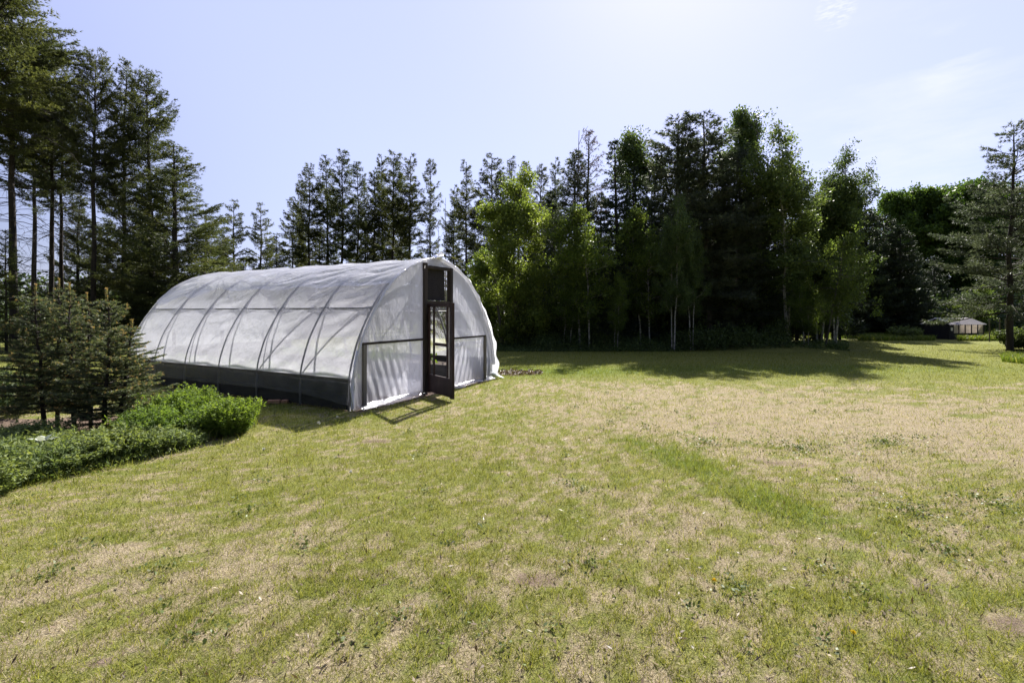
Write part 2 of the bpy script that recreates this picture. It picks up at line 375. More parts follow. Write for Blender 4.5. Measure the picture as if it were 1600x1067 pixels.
# ------------------------------------------------------------------ lawn colour maps (real wear: bare, dry and lush patches)
def ell(x, y, cx, cy, rx, ry, rot=0.0, soft=.35, nz_=.35, seed=3):
    c, s = math.cos(rot), math.sin(rot)
    u = ((x - cx) * c + (y - cy) * s) / rx; v = (-(x - cx) * s + (y - cy) * c) / ry
    r = np.sqrt(u * u + v * v) + nz_ * (fbm(x * 1.3, y * 1.3, seed) - .5) * 2
    return 1 - sstep(1 - soft, 1 + soft, r)
def maps(x, y):
    """dry 0..1, soil 0..1, lush 0..1 over the lawn"""
    n = fbm(x * .55, y * .55, 2, 5); n2 = fbm(x * 3.1, y * 3.1, 9, 4); n3 = fbm(x * 9, y * 9, 21, 3); n4 = fbm(x * 24, y * 24, 33, 2)
    dry = .41 + .22 * (n - .5) + .25 * (n2 - .5) + .5 * (n3 - .5) + 1.2 * (n4 - .5)
    dry += .26 * ell(x, y, 3.9, 8.2, 4.2, 3.4, 0.1, .7, .6, 5)
    dry += .20 * ell(x, y, 6.5, 6.3, 4.0, 1.8, -.1, .7, .6, 6)
    dry += .10 * ell(x, y, .5, 2.6, 3.6, 1.2, 0, .7, .4, 8)
    dry -= .30 * ell(x, y, 8, 15, 8, 4.0, 0, .5, .3, 4)
    dry -= .10 * ell(x, y, -1.0, 7.2, 2.2, 3.4, .3, .6, .4, 12)
    dry -= .6 * sstep(10.5, 13.5, y)
    lush = .7 * ell(x, y, 1.92, 4.9, .28, 1.15, .30, .9, .7, 14) + .5 * ell(x, y, -.2, 12.6, 3.5, 1.0, 0, .7, .4, 15)
    lush += .5 * ell(x, y, 6.0, 13.6, 7, 1.0, 0, .7, .4, 16) + .22 * sstep(.56, .72, fbm(x * 1.6, y * 1.6, 31, 4))
    lush = np.clip(lush, 0, 1)
    dry = np.clip(dry - .5 * lush, 0, 1)
    soil = .5 * sstep(.60, .78, fbm(x * 2.6, y * 2.6, 41, 5)) * sstep(.2, .8, dry)
    for (px, py, rx, ry) in ((1460, 970, .42, .12), (1580, 985, .3, .12), (830, 905, .2, .09), (1290, 860, .22, .08), (1435, 915, .16, .07),
                             (700, 1040, .3, .05), (150, 1030, .2, .06), (1100, 940, .22, .06), (1240, 725, .5, .25), (1120, 660, .3, .15),
                             (1500, 720, .4, .2), (600, 690, .25, .1), (860, 1000, .4, .06)):
        gx, gy = ground_pt(px, py); soil = np.maximum(soil, .62 * ell(x, y, gx, gy, rx, ry, 0, .9, 1.3, px % 17) * (.1 + 1.4 * n3))
    return dry, np.clip(soil, 0, 1), lush
GH_C = np.array([-1.568, 9.686]); GH_A = math.atan2(.877, .48)
def gh_local(x, y):
    dx = x - GH_C[0]; dy = y - GH_C[1]; c, s = math.cos(GH_A), math.sin(GH_A)
    return dx * c + dy * s, -dx * s + dy * c
BED = [ground_pt(px, py) for px, py in ((-420, 900), (-60, 775), (60, 748), (130, 733), (215, 715), (300, 697), (400, 668), (405, 655), (330, 646), (200, 648), (-60, 655), (-420, 670))]
def in_poly(x, y, poly):
    r = np.zeros(np.shape(x), bool); n = len(poly)
    for i in range(n):
        x0, y0 = poly[i]; x1, y1 = poly[(i + 1) % n]
        c = ((y0 > y) != (y1 > y)) & (x < (x1 - x0) * (y - y0) / (y1 - y0 + 1e-12) + x0)
        r ^= c
    return r
MULCH = ground_pt(808, 584)
def bare(x, y):
    """1 where no lawn grows: bed, mulch circle, greenhouse floor, forest floor"""
    wx = x + .25 * (fbm(x * 2, y * 2, 3) - .5); wy = y + .25 * (fbm(x * 2, y * 2, 7) - .5)
    b = in_poly(wx, wy, BED).astype(float)
    b = np.maximum(b, ell(x, y, MULCH[0] - .1, MULCH[1] + .1, .85, .42, 0, .12, .15, 2))
    u, v = gh_local(x, y)
    b = np.maximum(b, ((np.abs(u) < 2.2) & (v > -.12 - .18 * fbm(x * 2, y * 2, 5)) & (v < 7.35)).astype(float))
    return b
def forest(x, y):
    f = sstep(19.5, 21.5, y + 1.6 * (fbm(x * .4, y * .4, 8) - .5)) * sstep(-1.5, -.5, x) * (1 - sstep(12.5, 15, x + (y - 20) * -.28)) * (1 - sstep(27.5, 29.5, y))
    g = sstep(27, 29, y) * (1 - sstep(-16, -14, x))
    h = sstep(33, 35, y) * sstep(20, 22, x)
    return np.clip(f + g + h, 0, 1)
def gz(x, y):
    return .05 * (fbm(x * .25, y * .25, 1) - .5) + .018 * (fbm(x * 1.7, y * 1.7, 4) - .5) + .012 * (fbm(x * 6, y * 6, 6, 3) - .5) * (np.hypot(x, y) < 14)

def lawn_mat(name, blades):
    m, nt, N, L = new_mat(name)
    dry = attr(N, 'dry').outputs['Fac']; soil = attr(N, 'soil').outputs['Fac']; lush = attr(N, 'lush').outputs['Fac']; fl = attr(N, 'forest').outputs['Fac']
    if blades:
        rnd = attr(N, 'rnd').outputs['Fac']
        g = ramp(N, L, rnd, [(0, (.10, .12, .026)), (.5, (.22, .245, .046)), (1, (.36, .36, .08))])
        gl = ramp(N, L, rnd, [(0, (.09, .13, .024)), (.5, (.18, .235, .04)), (1, (.28, .32, .06))])
        s = ramp(N, L, rnd, [(0, (.19, .16, .085)), (.5, (.37, .315, .18)), (1, (.64, .57, .38))])
        th = attr(N, 'straw').outputs['Fac']
        c = mixc(N, L, lush, g, gl)
        c = mixc(N, L, th, c, s)
        d = N.new('ShaderNodeBsdfDiffuse'); L.new(c, d.inputs[0])
        t = N.new('ShaderNodeBsdfTranslucent'); L.new(mixc(N, L, 1.0, c, (1.15, 1.1, .75), 'MULTIPLY'), t.inputs[0])
        ms = N.new('ShaderNodeMixShader'); ms.inputs[0].default_value = .4
        L.new(d.outputs[0], ms.inputs[1]); L.new(t.outputs[0], ms.inputs[2])
        out(N, L, ms.outputs[0]); return m
    n1 = noise(N, L, 26, 8, .7); n2 = noise(N, L, 90, 6, .7); n3 = noise(N, L, 3.2, 6, .6)
    g = ramp(N, L, n2, [(.3, (.06, .07, .02)), (.5, (.16, .17, .042)), (.72, (.27, .27, .075))])
    gl = ramp(N, L, n2, [(.3, (.06, .10, .02)), (.7, (.15, .21, .045))])
    s = ramp(N, L, n2, [(.28, (.10, .076, .046)), (.5, (.27, .22, .14)), (.72, (.50, .43, .29))])
    so_ = ramp(N, L, n1, [(.3, (.08, .055, .04)), (.5, (.16, .115, .088)), (.75, (.27, .21, .165))])
    # break up the wear edges with fine noise
    def thr(a, w, nn, amt):
        x_ = N.new('ShaderNodeMath'); x_.operation = 'MULTIPLY_ADD'; L.new(nn, x_.inputs[0]); x_.inputs[1].default_value = amt; L.new(a, x_.inputs[2])
        mr = N.new('ShaderNodeMapRange'); mr.interpolation_type = 'SMOOTHSTEP'
        mr.inputs[1].default_value = .5 + amt * .5 - w; mr.inputs[2].default_value = .5 + amt * .5 + w; L.new(x_.outputs[0], mr.inputs[0]); return mr.outputs[0]
    c = mixc(N, L, lush, g, gl)
    c = mixc(N, L, thr(dry, .25, n1, 1.1), c, s)
    c = mixc(N, L, thr(soil, .18, n1, .8), c, so_)
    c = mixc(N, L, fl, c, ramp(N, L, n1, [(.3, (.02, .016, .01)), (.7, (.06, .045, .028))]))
    c = mixc(N, L, .6, c, ramp(N, L, n3, [(.3, (.8, .8, .8)), (.7, (1.12, 1.12, 1.1))]), 'MULTIPLY')
    p = N.new('ShaderNodeBsdfPrincipled'); L.new(c, p.inputs['Base Color']); p.inputs['Roughness'].default_value = .95; p.inputs['Specular IOR Level'].default_value = .1
    ad = N.new('ShaderNodeMath'); ad.operation = 'ADD'; L.new(n1, ad.inputs[0]); L.new(n2, ad.inputs[1])
    L.new(bump(N, L, ad.outputs[0], .8, .03), p.inputs['Normal'])
    out(N, L, p.outputs[0]); return m
M['lawn'] = lawn_mat('lawn_ground', False)
M['blades'] = lawn_mat('grass_blades', True)

def set_attr(me, name, vals, dom='POINT'):
    a = me.attributes.new(name, 'FLOAT', dom); a.data.foreach_set('value', np.asarray(vals, np.float32))

# ground: one sheet to the horizon, fine near the camera
n = 420; u = np.linspace(-1, 1, n); k = 2.2; a_ = math.asinh(900 / k)
gx = np.sinh(a_ * u) * k; gy = np.sinh(a_ * u) * k + 4.5
GX, GY = np.meshgrid(gx, gy, indexing='ij')
dry, soil, lush = maps(GX, GY)
b = bare(GX, GY)
far = sstep(60, 140, np.hypot(GX, GY))
GZ = gz(GX, GY) * (1 - far) - .02 * b
# a low mound under the wood's right front edge
GZ += .22 * ell(GX, GY, X(1230, 20), 20.6, 2.6, 1.1, 0, .5, .1, 2)
mb = MB(); mb.grid(np.stack([GX, GY, GZ], -1))
g = mb.obj('ground', M['lawn'], smooth=True); tag(g, kind='structure')
set_attr(g.data, 'dry', dry.ravel()); set_attr(g.data, 'soil', np.maximum(soil, b).ravel()); set_attr(g.data, 'lush', lush.ravel())
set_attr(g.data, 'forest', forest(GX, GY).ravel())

# grass blades: one uncountable lawn
rng = np.random.RandomState(3)
def sample(nr, r0, r1, half=1.12, p=0.0):
    """points in a sector in front of the camera, spread evenly in log distance when p = 0"""
    r = np.exp(rng.uniform(math.log(r0), math.log(r1), nr)) if p == 0 else np.sqrt(rng.uniform(r0 * r0, r1 * r1, nr))
    th = rng.uniform(-half, half, nr); return r * np.sin(th), r * np.cos(th), r
pts = [sample(170000, 1.3, 3.2, p=1), sample(760000, 3.2, 34)]
x = np.concatenate([p[0] for p in pts]); y = np.concatenate([p[1] for p in pts]); r = np.concatenate([p[2] for p in pts])
dry, soil, lush = maps(x, y)
clump = fbm(x * 9, y * 9, 51, 3)
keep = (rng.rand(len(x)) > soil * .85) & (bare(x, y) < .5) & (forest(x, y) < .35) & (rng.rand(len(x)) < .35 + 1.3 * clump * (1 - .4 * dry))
x, y, r, dry, soil, lush, clump = [q[keep] for q in (x, y, r, dry, soil, lush, clump)]
N_ = len(x); z = gz(x, y) - .004
straw = (rng.rand(N_) < np.clip(dry * .85 + .05, 0, .92)).astype(float)
sc = np.maximum(1, r / 3.6) ** .62
h = (.018 + .024 * rng.rand(N_) + .05 * (rng.rand(N_) > .94)) * (.65 + .9 * lush + .8 * clump) * (1 - .35 * straw) * np.minimum(sc, 1.25)
w = .0034 * (.7 + .7 * rng.rand(N_)) * sc
az = rng.rand(N_) * 6.283; lean = np.where(straw > .5, 1.0 + 3.4 * rng.rand(N_) ** 2, .15 + 1.1 * rng.rand(N_))
dx, dy = np.cos(az), np.sin(az); th = rng.rand(N_) * 6.283
sx, sy = np.cos(th), np.sin(th)
P = np.stack([x, y, z], -1); S = np.stack([sx, sy, 0 * sx], -1) * w[:, None] / 2
T = P + np.stack([dx * lean, dy * lean, np.ones(N_)], -1) * h[:, None] / np.sqrt(1 + .5 * lean ** 2)[:, None]
v = np.stack([P - S, P + S, T], 1).reshape(-1, 3)
mb = MB(); mb.add(v, np.arange(N_ * 3).reshape(-1, 3), rng.rand(N_))
lw = mb.obj('lawn_grass', M['blades']); tag(lw, 'short mown grass mixed with dry straw across the whole yard', 'grass', kind='stuff')
set_attr(lw.data, 'straw', straw, 'FACE'); set_attr(lw.data, 'lush', lush, 'FACE')
for q in ('dry', 'soil', 'forest'): set_attr(lw.data, q, np.zeros(N_), 'FACE')

# broad leaved weeds and clover in scattered patches, and bits of litter
rng = np.random.RandomState(8)
cen = [ground_pt(px, py) + (rr_,) for px, py, rr_ in ((1145, 910, .13), (1160, 925, .1), (1080, 950, .07), (480, 850, .1), (1290, 1000, .1), (860, 980, .06), (790, 1010, .07), (920, 880, .15), (1430, 800, .3), (1560, 790, .35),
       (1250, 700, .4), (1380, 690, .4), (1100, 690, .3), (390, 800, .12), (250, 890, .12), (620, 960, .1), (1480, 860, .2), (300, 990, .12), (540, 1000, .08), (740, 960, .06), (1350, 930, .12), (80, 900, .12), (700, 850, .08))]
cen += [(rng.uniform(-5, 8), rng.uniform(2.2, 10), rng.uniform(.03, .12)) for _ in range(60)]
P = []
for cx0, cy0, rr_ in cen:
    rr_ *= 1.5; k = int(8 + 1500 * rr_ * rr_); a = rng.rand(k) * 6.283; q = rr_ * np.abs(rng.normal(0, .7, k)); P.append(np.stack([cx0 + q * np.cos(a), cy0 + q * np.sin(a), .012 + .022 * rng.rand(k)], -1))
P = np.concatenate(P); P[:, 2] += gz(P[:, 0], P[:, 1]); P = P[bare(P[:, 0], P[:, 1]) < .5]
mb = MB(); mb.leaves(P, .024, .016, rng, bias=(0, 0, 1.6)); o = mb.obj('lawn_weeds', M['weeds']); tag(o, 'small clover and broad leaved weeds scattered through the lawn', 'weeds', kind='stuff')
x, y, r = sample(4500, 1.4, 14); P = np.stack([x, y, gz(x, y) + .012 + .02 * rng.rand(len(x))], -1); P = P[bare(x, y) < .5]
mb = MB(); mb.leaves(P, .035, .010, rng, bias=(0, 0, 2)); o = mb.obj('lawn_litter', M['litter']); tag(o, 'dead leaf bits and clippings lying on the lawn', 'litter', kind='stuff')

# ------------------------------------------------------------------ trees
def wobble_line(rng, p0, p1, n, amp):
    t = np.linspace(0, 1, n)[:, None]; p = np.array(p0) * (1 - t) + np.array(p1) * t
    w = np.cumsum(rng.normal(0, amp, (n, 3)), 0); w -= w[0] ; w *= np.array([1, 1, .1]); return p + w * np.minimum(1, t * 3)
def conifer(name, seed, H, Rad, clear, prof, n_whorl, foliage, dens=1.0, needle=(.18, .036), dead=0, bark='bark', r0=None, lean=(0, 0),
            droop=.15, up=.35, tuft=7, gap=.15, irregular=.35, start=.2):
    rng = np.random.RandomState(seed); root = empty(name)
    tb = MB(); cb = MB(); db = MB()
    r0 = r0 or H * .0115 + .02
    tl = wobble_line(rng, (0, 0, -.1), (lean[0], lean[1], H), 16, .035 * H / 12)
    tl[0] = (0, 0, -.15)
    tt = np.linspace(0, 1, 16)
    tb.tube(tl, r0 * (1 - tt) ** .8 + .012, 8)
    def at(z):
        t = z / H; return np.array([np.interp(t, tt, tl[:, 0]), np.interp(t, tt, tl[:, 1]), z])
    P = []; D = []; RR = []
    hs = np.linspace(clear * H, H * .985, n_whorl)
    for h in hs:
        t = (h - clear * H) / (H * (1 - clear)); nb = rng.randint(3, 6); a0 = rng.rand() * 6.283
        for b_ in range(nb):
            if rng.rand() < gap: continue
            hh = h + rng.normal(0, .03 * H ** .8); az = a0 + b_ * 6.283 / nb + rng.normal(0, .3)
            L = max(.12, Rad * prof(t) * (1 + rng.uniform(-irregular, irregular * .7)))
            el = -droop + (up + droop) * t + rng.normal(0, .16) ; o = at(min(hh, H * .99))
            n = 6; s = np.linspace(0, 1, n)
            curve = L * (.12 * s ** 2 * (1 if t < .8 else .3))
            hor = np.array([math.cos(az), math.sin(az), 0])
            line = o + hor * (L * s * math.cos(el))[:, None] + np.array([0, 0, 1]) * (L * s * math.sin(el) + curve)[:, None]
            line[1:-1] += rng.normal(0, .02 * L, (n - 2, 3))
            tb.tube(line, (.010 + .010 * L) * (1 - s * .85), 3)
            # branchlets, both sides, and the tufts on them
            m = max(4, int(L * 12 * dens)); ss = np.sort(rng.uniform(start, 1.0, m))
            side = unit(np.cross(hor, [0, 0, 1.0])[None])[0]
            base = np.stack([np.interp(ss, s, line[:, i]) for i in range(3)], -1)
            sg = rng.choice([-1, 1], m)
            bl = (.16 + .42 * L * (1.05 - ss) + .10 * rng.rand(m))
            bd = unit(hor[None] * .8 + side[None] * sg[:, None] * rng.uniform(.5, 1.2, (m, 1)) + np.array([[0, 0, 1]]) * rng.uniform(-.1, .45, (m, 1)))
            shade = rng.rand()
            for q in range(m):
                kk = max(2, int(bl[q] / .13)); f_ = (np.arange(kk) + rng.rand(kk) * .6) / kk
                P.append(base[q] + bd[q] * (bl[q] * f_)[:, None]); D.append(np.repeat(bd[q][None], kk, 0)); RR.append(np.full(kk, np.clip(.2 + .6 * shade + rng.normal(0, .1), 0, 1)))
            P.append(line[-1][None]); D.append(unit(hor + [0, 0, .4])[None]); RR.append(np.array([shade]))
    P.append(np.array([[*at(H * .99)[:2], H * .99]] * 3) - np.array([[0, 0, 0], [0, 0, .15], [0, 0, .3]])); D.append(np.array([[0, 0, 1.]] * 3)); RR.append(np.full(3, .5))
    P = np.concatenate(P); D = np.concatenate(D); RR = np.concatenate(RR)
    cb.needles(P, D, tuft, needle[0], needle[1], .55, rng, RR * .8)
    for i in range(dead):
        h = rng.uniform(.12, clear + .15) * H; az = rng.rand() * 6.283; L = Rad * rng.uniform(.35, .95)
        hor = np.array([math.cos(az), math.sin(az), 0]); s = np.linspace(0, 1, 6); o = at(h)
        line = o + hor * (L * s)[:, None] + np.array([0, 0, 1]) * (L * (-.10 * s - .28 * s ** 2 + rng.uniform(-.1, .2) * s))[:, None]
        line[1:] += rng.normal(0, .025 * L, (5, 3)); tb.tube(line, (.008 + .006 * L) * (1 - s * .8), 3)
        for q in range(rng.randint(4, 9)):
            c = rng.uniform(.3, 1); p0 = np.array([np.interp(c, s, line[:, i]) for i in range(3)])
            dd = unit((hor + rng.normal(0, .6, 3) + [0, 0, -.2])[None])[0]; l2 = L * rng.uniform(.12, .35)
            tb.tube(np.stack([p0, p0 + dd * l2 * .5 + rng.normal(0, .02, 3), p0 + dd * l2 + [0, 0, -.06 * l2]]), [.006, .005, .003], 3)
    tb.obj('trunk', M[bark], root, True); cb.obj('crown', M[foliage], root)
    root['H'] = H; return root
def broadleaf(name, seed, H, Rad, clear, leaf, foliage, nleaf, bark='bark_grey', stems=1, prof=None, upang=.9, clump=.38, per=26, lean=(0, 0), nbr=34):
    rng = np.random.RandomState(seed); root = empty(name); tb = MB(); cb = MB()
    prof = prof or (lambda t: math.sin(math.pi * min(1, .18 + t * .8)) ** .7)
    tips = []
    for st in range(stems):
        a = rng.rand() * 6.283; off = 0 if stems == 1 else rng.uniform(.1, .45)
        hs_ = H * (1 if st == 0 else rng.uniform(.72, .97))
        top = (lean[0] + math.cos(a) * off * 2.2, lean[1] + math.sin(a) * off * 2.2, hs_)
        tl = wobble_line(rng, (math.cos(a) * off, math.sin(a) * off, -.1), top, 14, .05 * H / 10); tt = np.linspace(0, 1, 14)
        r0 = (H * (.0045 if bark == 'birch' else .0085) + .012) * (1 if st == 0 else .75)
        tb.tube(tl, r0 * (1 - tt) ** .85 + .008, 7)
        for i in range(nbr // stems + 4):
            t = rng.uniform(clear, .97); tc_ = (t - clear) / (1 - clear)
            o = np.array([np.interp(t, tt, tl[:, j]) for j in range(3)]); az = rng.rand() * 6.283
            L = Rad * prof(tc_) * rng.uniform(.55, 1.12); el = upang * rng.uniform(.5, 1.15) * (.55 + .6 * tc_)
            d = np.array([math.cos(az) * math.cos(el), math.sin(az) * math.cos(el), math.sin(el)])
            s = np.linspace(0, 1, 6); line = o + d * (L * s)[:, None] + np.array([0, 0, -.18 * L]) * (s ** 2)[:, None]
            line[1:] += np.cumsum(rng.normal(0, .03 * L, (5, 3)), 0)
            tb.tube(line, (.006 + .010 * L) * (1 - s * .8), 4)
            tips.append(line[-1]); tips.append(line[3])
            for q in range(5):
                c = rng.uniform(.3, 1); p0 = np.array([np.interp(c, s, line[:, j]) for j in range(3)])
                dd = unit((d * .6 + rng.normal(0, .6, 3))[None])[0]; l2 = L * rng.uniform(.2, .42)
                l3 = np.stack([p0, p0 + dd * l2 * .5, p0 + dd * l2 + [0, 0, .05]]); tb.tube(l3, [.008, .006, .003], 3); tips.append(l3[-1]); tips.append(l3[1])
    tips = np.array(tips); nc = nleaf // per
    ids = rng.randint(0, len(tips), nc); cen = tips[ids] + rng.normal(0, clump * .6, (nc, 3))
    cs = rng.rand(nc)
    pos = np.repeat(cen, per, 0) + rng.normal(0, clump * .42, (nc * per, 3)) * np.array([1, 1, .75])
    cb.leaves(pos, leaf, leaf * .8, rng, np.clip(np.repeat(cs, per) * .6 + rng.rand(nc * per) * .45, 0, 1))
    tb.obj('trunk', M[bark], root, True); cb.obj('crown', M[foliage], root)
    root['H'] = H; return root

pr_tall = lambda t: (.35 + .65 * min(1, t * 3)) * (1 - t) ** .55 * 1.05
pr_slim = lambda t: (.55 + .45 * min(1, t * 2.5)) * (1 - t) ** .5
pr_full = lambda t: (.75 + .25 * min(1, t * 4)) * (1 - t) ** .42
pr_cone = lambda t: (1 - t) ** .9 * .98 + .03
pr_broad = lambda t: (.75 + .25 * min(1, t * 4)) * (1 - t) ** .62

PROTO = {
 'tallA': conifer('pine_tree', 1, 17, 3.2, .50, pr_tall, 40, 'pine', 1.4, needle=(.13, .024), dead=60, tuft=8, up=.8, droop=-.12, irregular=.5),
 'tallB': conifer('pine_tree', 2, 15, 2.7, .50, pr_tall, 36, 'pine', 1.4, needle=(.13, .024), dead=60, lean=(.5, 0), tuft=8, up=.9, droop=-.15, irregular=.5),
 'fullA': conifer('pine_tree', 3, 14, 3.3, .10, pr_broad, 42, 'pine', 1.35, needle=(.14, .026), tuft=8, gap=.15, up=.8, droop=-.1, irregular=.5),
 'fullB': conifer('pine_tree', 4, 10, 2.6, .08, pr_broad, 34, 'pine', 1.35, needle=(.14, .026), tuft=8, gap=.15, up=.5),
 'slimA': conifer('pine_tree', 5, 15, 2.0, .30, pr_slim, 36, 'pine', 1.2, needle=(.17, .030), tuft=8, dead=12, gap=.3, irregular=.6, droop=-.3, up=1.0, r0=.13),
 'slimB': conifer('pine_tree', 6, 15, 1.75, .26, pr_slim, 38, 'pine', 1.1, needle=(.17, .030), tuft=8, dead=10, gap=.32, irregular=.6, droop=-.35, up=1.0, r0=.12),
 'slimC': conifer('pine_tree', 16, 14, 2.3, .22, pr_slim, 34, 'pine', 1.15, needle=(.17, .030), tuft=8, dead=8, gap=.3, irregular=.6, droop=-.2, up=.9, lean=(.3, .2), r0=.13),
 'greyA': conifer('pine_tree', 7, 10, 2.0, .12, pr_full, 44, 'pine_grey', 1.1, needle=(.15, .03), tuft=9, gap=.1, up=.8, bark='bark_grey'),
 'greyB': conifer('pine_tree', 8, 10, 1.8, .15, pr_full, 42, 'pine_grey', 1.0, needle=(.15, .03), tuft=8, gap=.18, up=.9, bark='bark_grey'),
 'cone': conifer('spruce_tree', 9, 10, 1.8, .04, pr_cone, 48, 'pine_dark', 1.2, needle=(.13, .03), tuft=9, gap=.05, irregular=.2, droop=.25, up=.3),
 'dark': conifer('spruce_tree', 10, 9, 2.3, .05, pr_broad, 36, 'pine_dark', 1.0, needle=(.18, .042), tuft=8, gap=.05, droop=.1),
 'right': conifer('pine_tree', 12, 9.3, 3.1, .19, pr_broad, 30, 'pine_grey', 1.15, needle=(.13, .024), tuft=9, gap=.2, irregular=.45, up=.6, droop=.1, r0=.12, start=.2),
 'drytop': conifer('pine_tree', 13, 10, 1.5, .45, pr_broad, 26, 'dry_needles', .6, needle=(.11, .018), tuft=6, gap=.2, up=.9, bark='bark_grey', dead=16),
 'aspenA': broadleaf('aspen_tree', 21, 7.2, 1.6, .10, .08, 'aspen', 44000, stems=3, upang=.95, clump=.26),
 'aspenB': broadleaf('aspen_tree', 22, 6, 1.1, .28, .085, 'aspen_mid', 15000, bark='birch', stems=2, upang=1.0, clump=.30),
 'aspenC': broadleaf('aspen_tree', 23, 9.5, 1.45, .24, .085, 'poplar', 34000, bark='birch', stems=2, upang=1.0, clump=.28, nbr=46),
 'poplar': broadleaf('poplar_tree', 24, 10, 1.5, .22, .10, 'poplar', 26000, stems=1, upang=.95, clump=.32, nbr=44),
 'maple': broadleaf('maple_tree', 25, 12, 3.4, .22, .19, 'maple', 40000, stems=1, upang=.8, clump=.5, per=60, nbr=60),
 'reach': broadleaf('aspen_tree', 26, 5.2, 2.0, .22, .085, 'aspen', 12000, stems=1, upang=.45, clump=.28, lean=(.9, -.5)),
}
used = set()
ZL = []
def tree(kind, px, d, topy, label, group, spread=1.0, rz=None, y_off=0):
    p = PROTO[kind]; o = p if kind not in used else copy_tree(p); used.add(kind)
    H = Z(topy, d); s = H / p['H']
    x_ = X(px, d); o.location = (x_, d, float(gz(np.array(x_), np.array(d))) - .02)
    o.scale = (s * spread, s * spread, s)
    o.rotation_euler = (0, 0, rz if rz is not None else (px * .37 + d) % 6.283)
    tag(o, label, p.name.split('.')[0].replace('_', ' ').split(' ')[0] + ' tree', group)
    return o
GL = 'tall dark pines at the left edge of the yard'
tree('tallA', -12, 20, -130, 'huge dark pine cut by the left edge of the photo, its trunk only partly seen', GL, 1.0, 1)
tree('tallA', 22, 22, -8, 'tallest dark pine at the far left, thick trunk with one long bent lower limb', GL, .8, 2.3)
tree('tallB', 78, 24, 75, 'tall pine with a straight bare trunk and drooping dead branches, left of the forked one', GL, .65, .3)
tree('tallB', 97, 24.5, 140, 'pine with a bare lower trunk leaning right beside the straight bare one', GL, .65, 5.9)
tree('tallA', 146, 23, 84, 'dark pine with a thick black trunk and a flat bushy top, behind the small spruces', GL, .68, 4)
tree('fullA', 193, 25, 98, 'tall full pine between the flat topped pine and the slender one with the leaning top', GL, .68, 2)
tree('tallB', 236, 24.5, 118, 'tall pine with a pointed top, last tall one before the left skyline falls', GL, .85, 3.1)
tree('fullA', 276, 22, 228, 'broad bushy pine whose crown slopes down to the far end of the greenhouse', GL, 1.45, .8)
tree('fullB', 322, 25, 330, 'lower rounded pine just above the far end of the greenhouse roof', GL, 1.5, 3.8)
tree('fullB', 225, 27, 330, 'dense low pine filling the gap under the tall pines behind the small spruces', GL, 1.0, 5)
tree('fullB', 168, 30, 345, 'dense low pine deep in shade between the tall trunks', GL, 1.0, 1.2)
tree('fullB', 366, 30, 313, 'small pointed pine left of its twin above the greenhouse roof', 'small pines above the greenhouse roof', .8, 1.5)
tree('fullB', 407, 31, 318, 'small pointed pine right of its twin above the greenhouse roof', 'small pines above the greenhouse roof', .75, 4.5)
tree('fullB', 432, 36, 365, 'low round pine between the small pointed pines and the slender pine row', 'small pines above the greenhouse roof', 1.0, .5)
tree('fullB', 345, 34, 370, 'low round pine left of the small pointed pines above the greenhouse roof', 'small pines above the greenhouse roof', 1.0, 2.5)
tree('fullA', 238, 24, 290, 'bushy pine behind the broad one, filling its left flank', GL, 1.2, 4.6)
tree('fullA', 120, 29, 300, 'shaded bushy pine far back between the bare trunks on the left', GL, .9, 2.9)
tree('tallA', 52, 27, 110, 'dark pine half hidden behind the tallest one at the far left', GL, .7, 5)
tree('fullB', 10, 19, 360, 'low pine with pale green boughs reaching in at the left edge above the small spruces', GL, .75, 2.2)

GM = 'slender pines in the row behind the greenhouse'
for i, (px, ty) in enumerate(((470, 282), (570, 288), (628, 272), (711, 292), (783, 268))):
    tree('slimA' if i % 2 else 'slimB', px, 48, ty, 'slender pine farther back in the row, showing between nearer ones', 'farther slender pines behind the greenhouse', .9, i * 2.3)
row = [(455, 44, 312, 'slimC', 'shortest slender pine at the left end of the row behind the greenhouse'),
       (484, 42, 260, 'slimC', 'bushy slender pine, second in the row behind the greenhouse'),
       (508, 43, 245, 'slimA', 'slender pine just left of the tallest one behind the greenhouse'),
       (533, 41, 238, 'slimC', 'tallest and fullest slender pine behind the middle of the greenhouse'),
       (557, 43, 253, 'slimB', 'thin topped slender pine just right of the tallest one behind the greenhouse'),
       (584, 42, 266, 'slimB', 'lower slender pine left of the close pair behind the greenhouse'),
       (595, 44, 244, 'slimA', 'left pine of the close pair standing behind the greenhouse roof'),
       (611, 42, 240, 'slimC', 'right pine of the close pair standing behind the greenhouse roof'),
       (643, 42, 244, 'slimA', 'slender straight pine left of the airy pine behind the greenhouse peak'),
       (673, 43, 248, 'slimB', 'airy slender pine directly behind the greenhouse peak'),
       (727, 42, 253, 'slimA', 'slender pine between the thin dead stem and the light green aspen'),
       (764, 42, 245, 'slimC', 'open crowned pine leaning over the light green aspen from behind'),
       (800, 44, 247, 'slimA', 'pine top rising just behind the light green aspen'),
       (822, 45, 252, 'slimB', 'narrow pine top right of the one behind the light green aspen'),
       (847, 44, 258, 'slimB', 'narrow pine top midway between the light green aspen and the grey dry topped pine'),
       (869, 44, 250, 'slimA', 'narrow pine top just left of the grey dry topped pine')]
for i, (px, d, ty, k, lab) in enumerate(row): tree(k, px, d, ty, lab, GM, .98 + .2 * ((i * 7) % 3 - 1) * .5, i * 1.7)

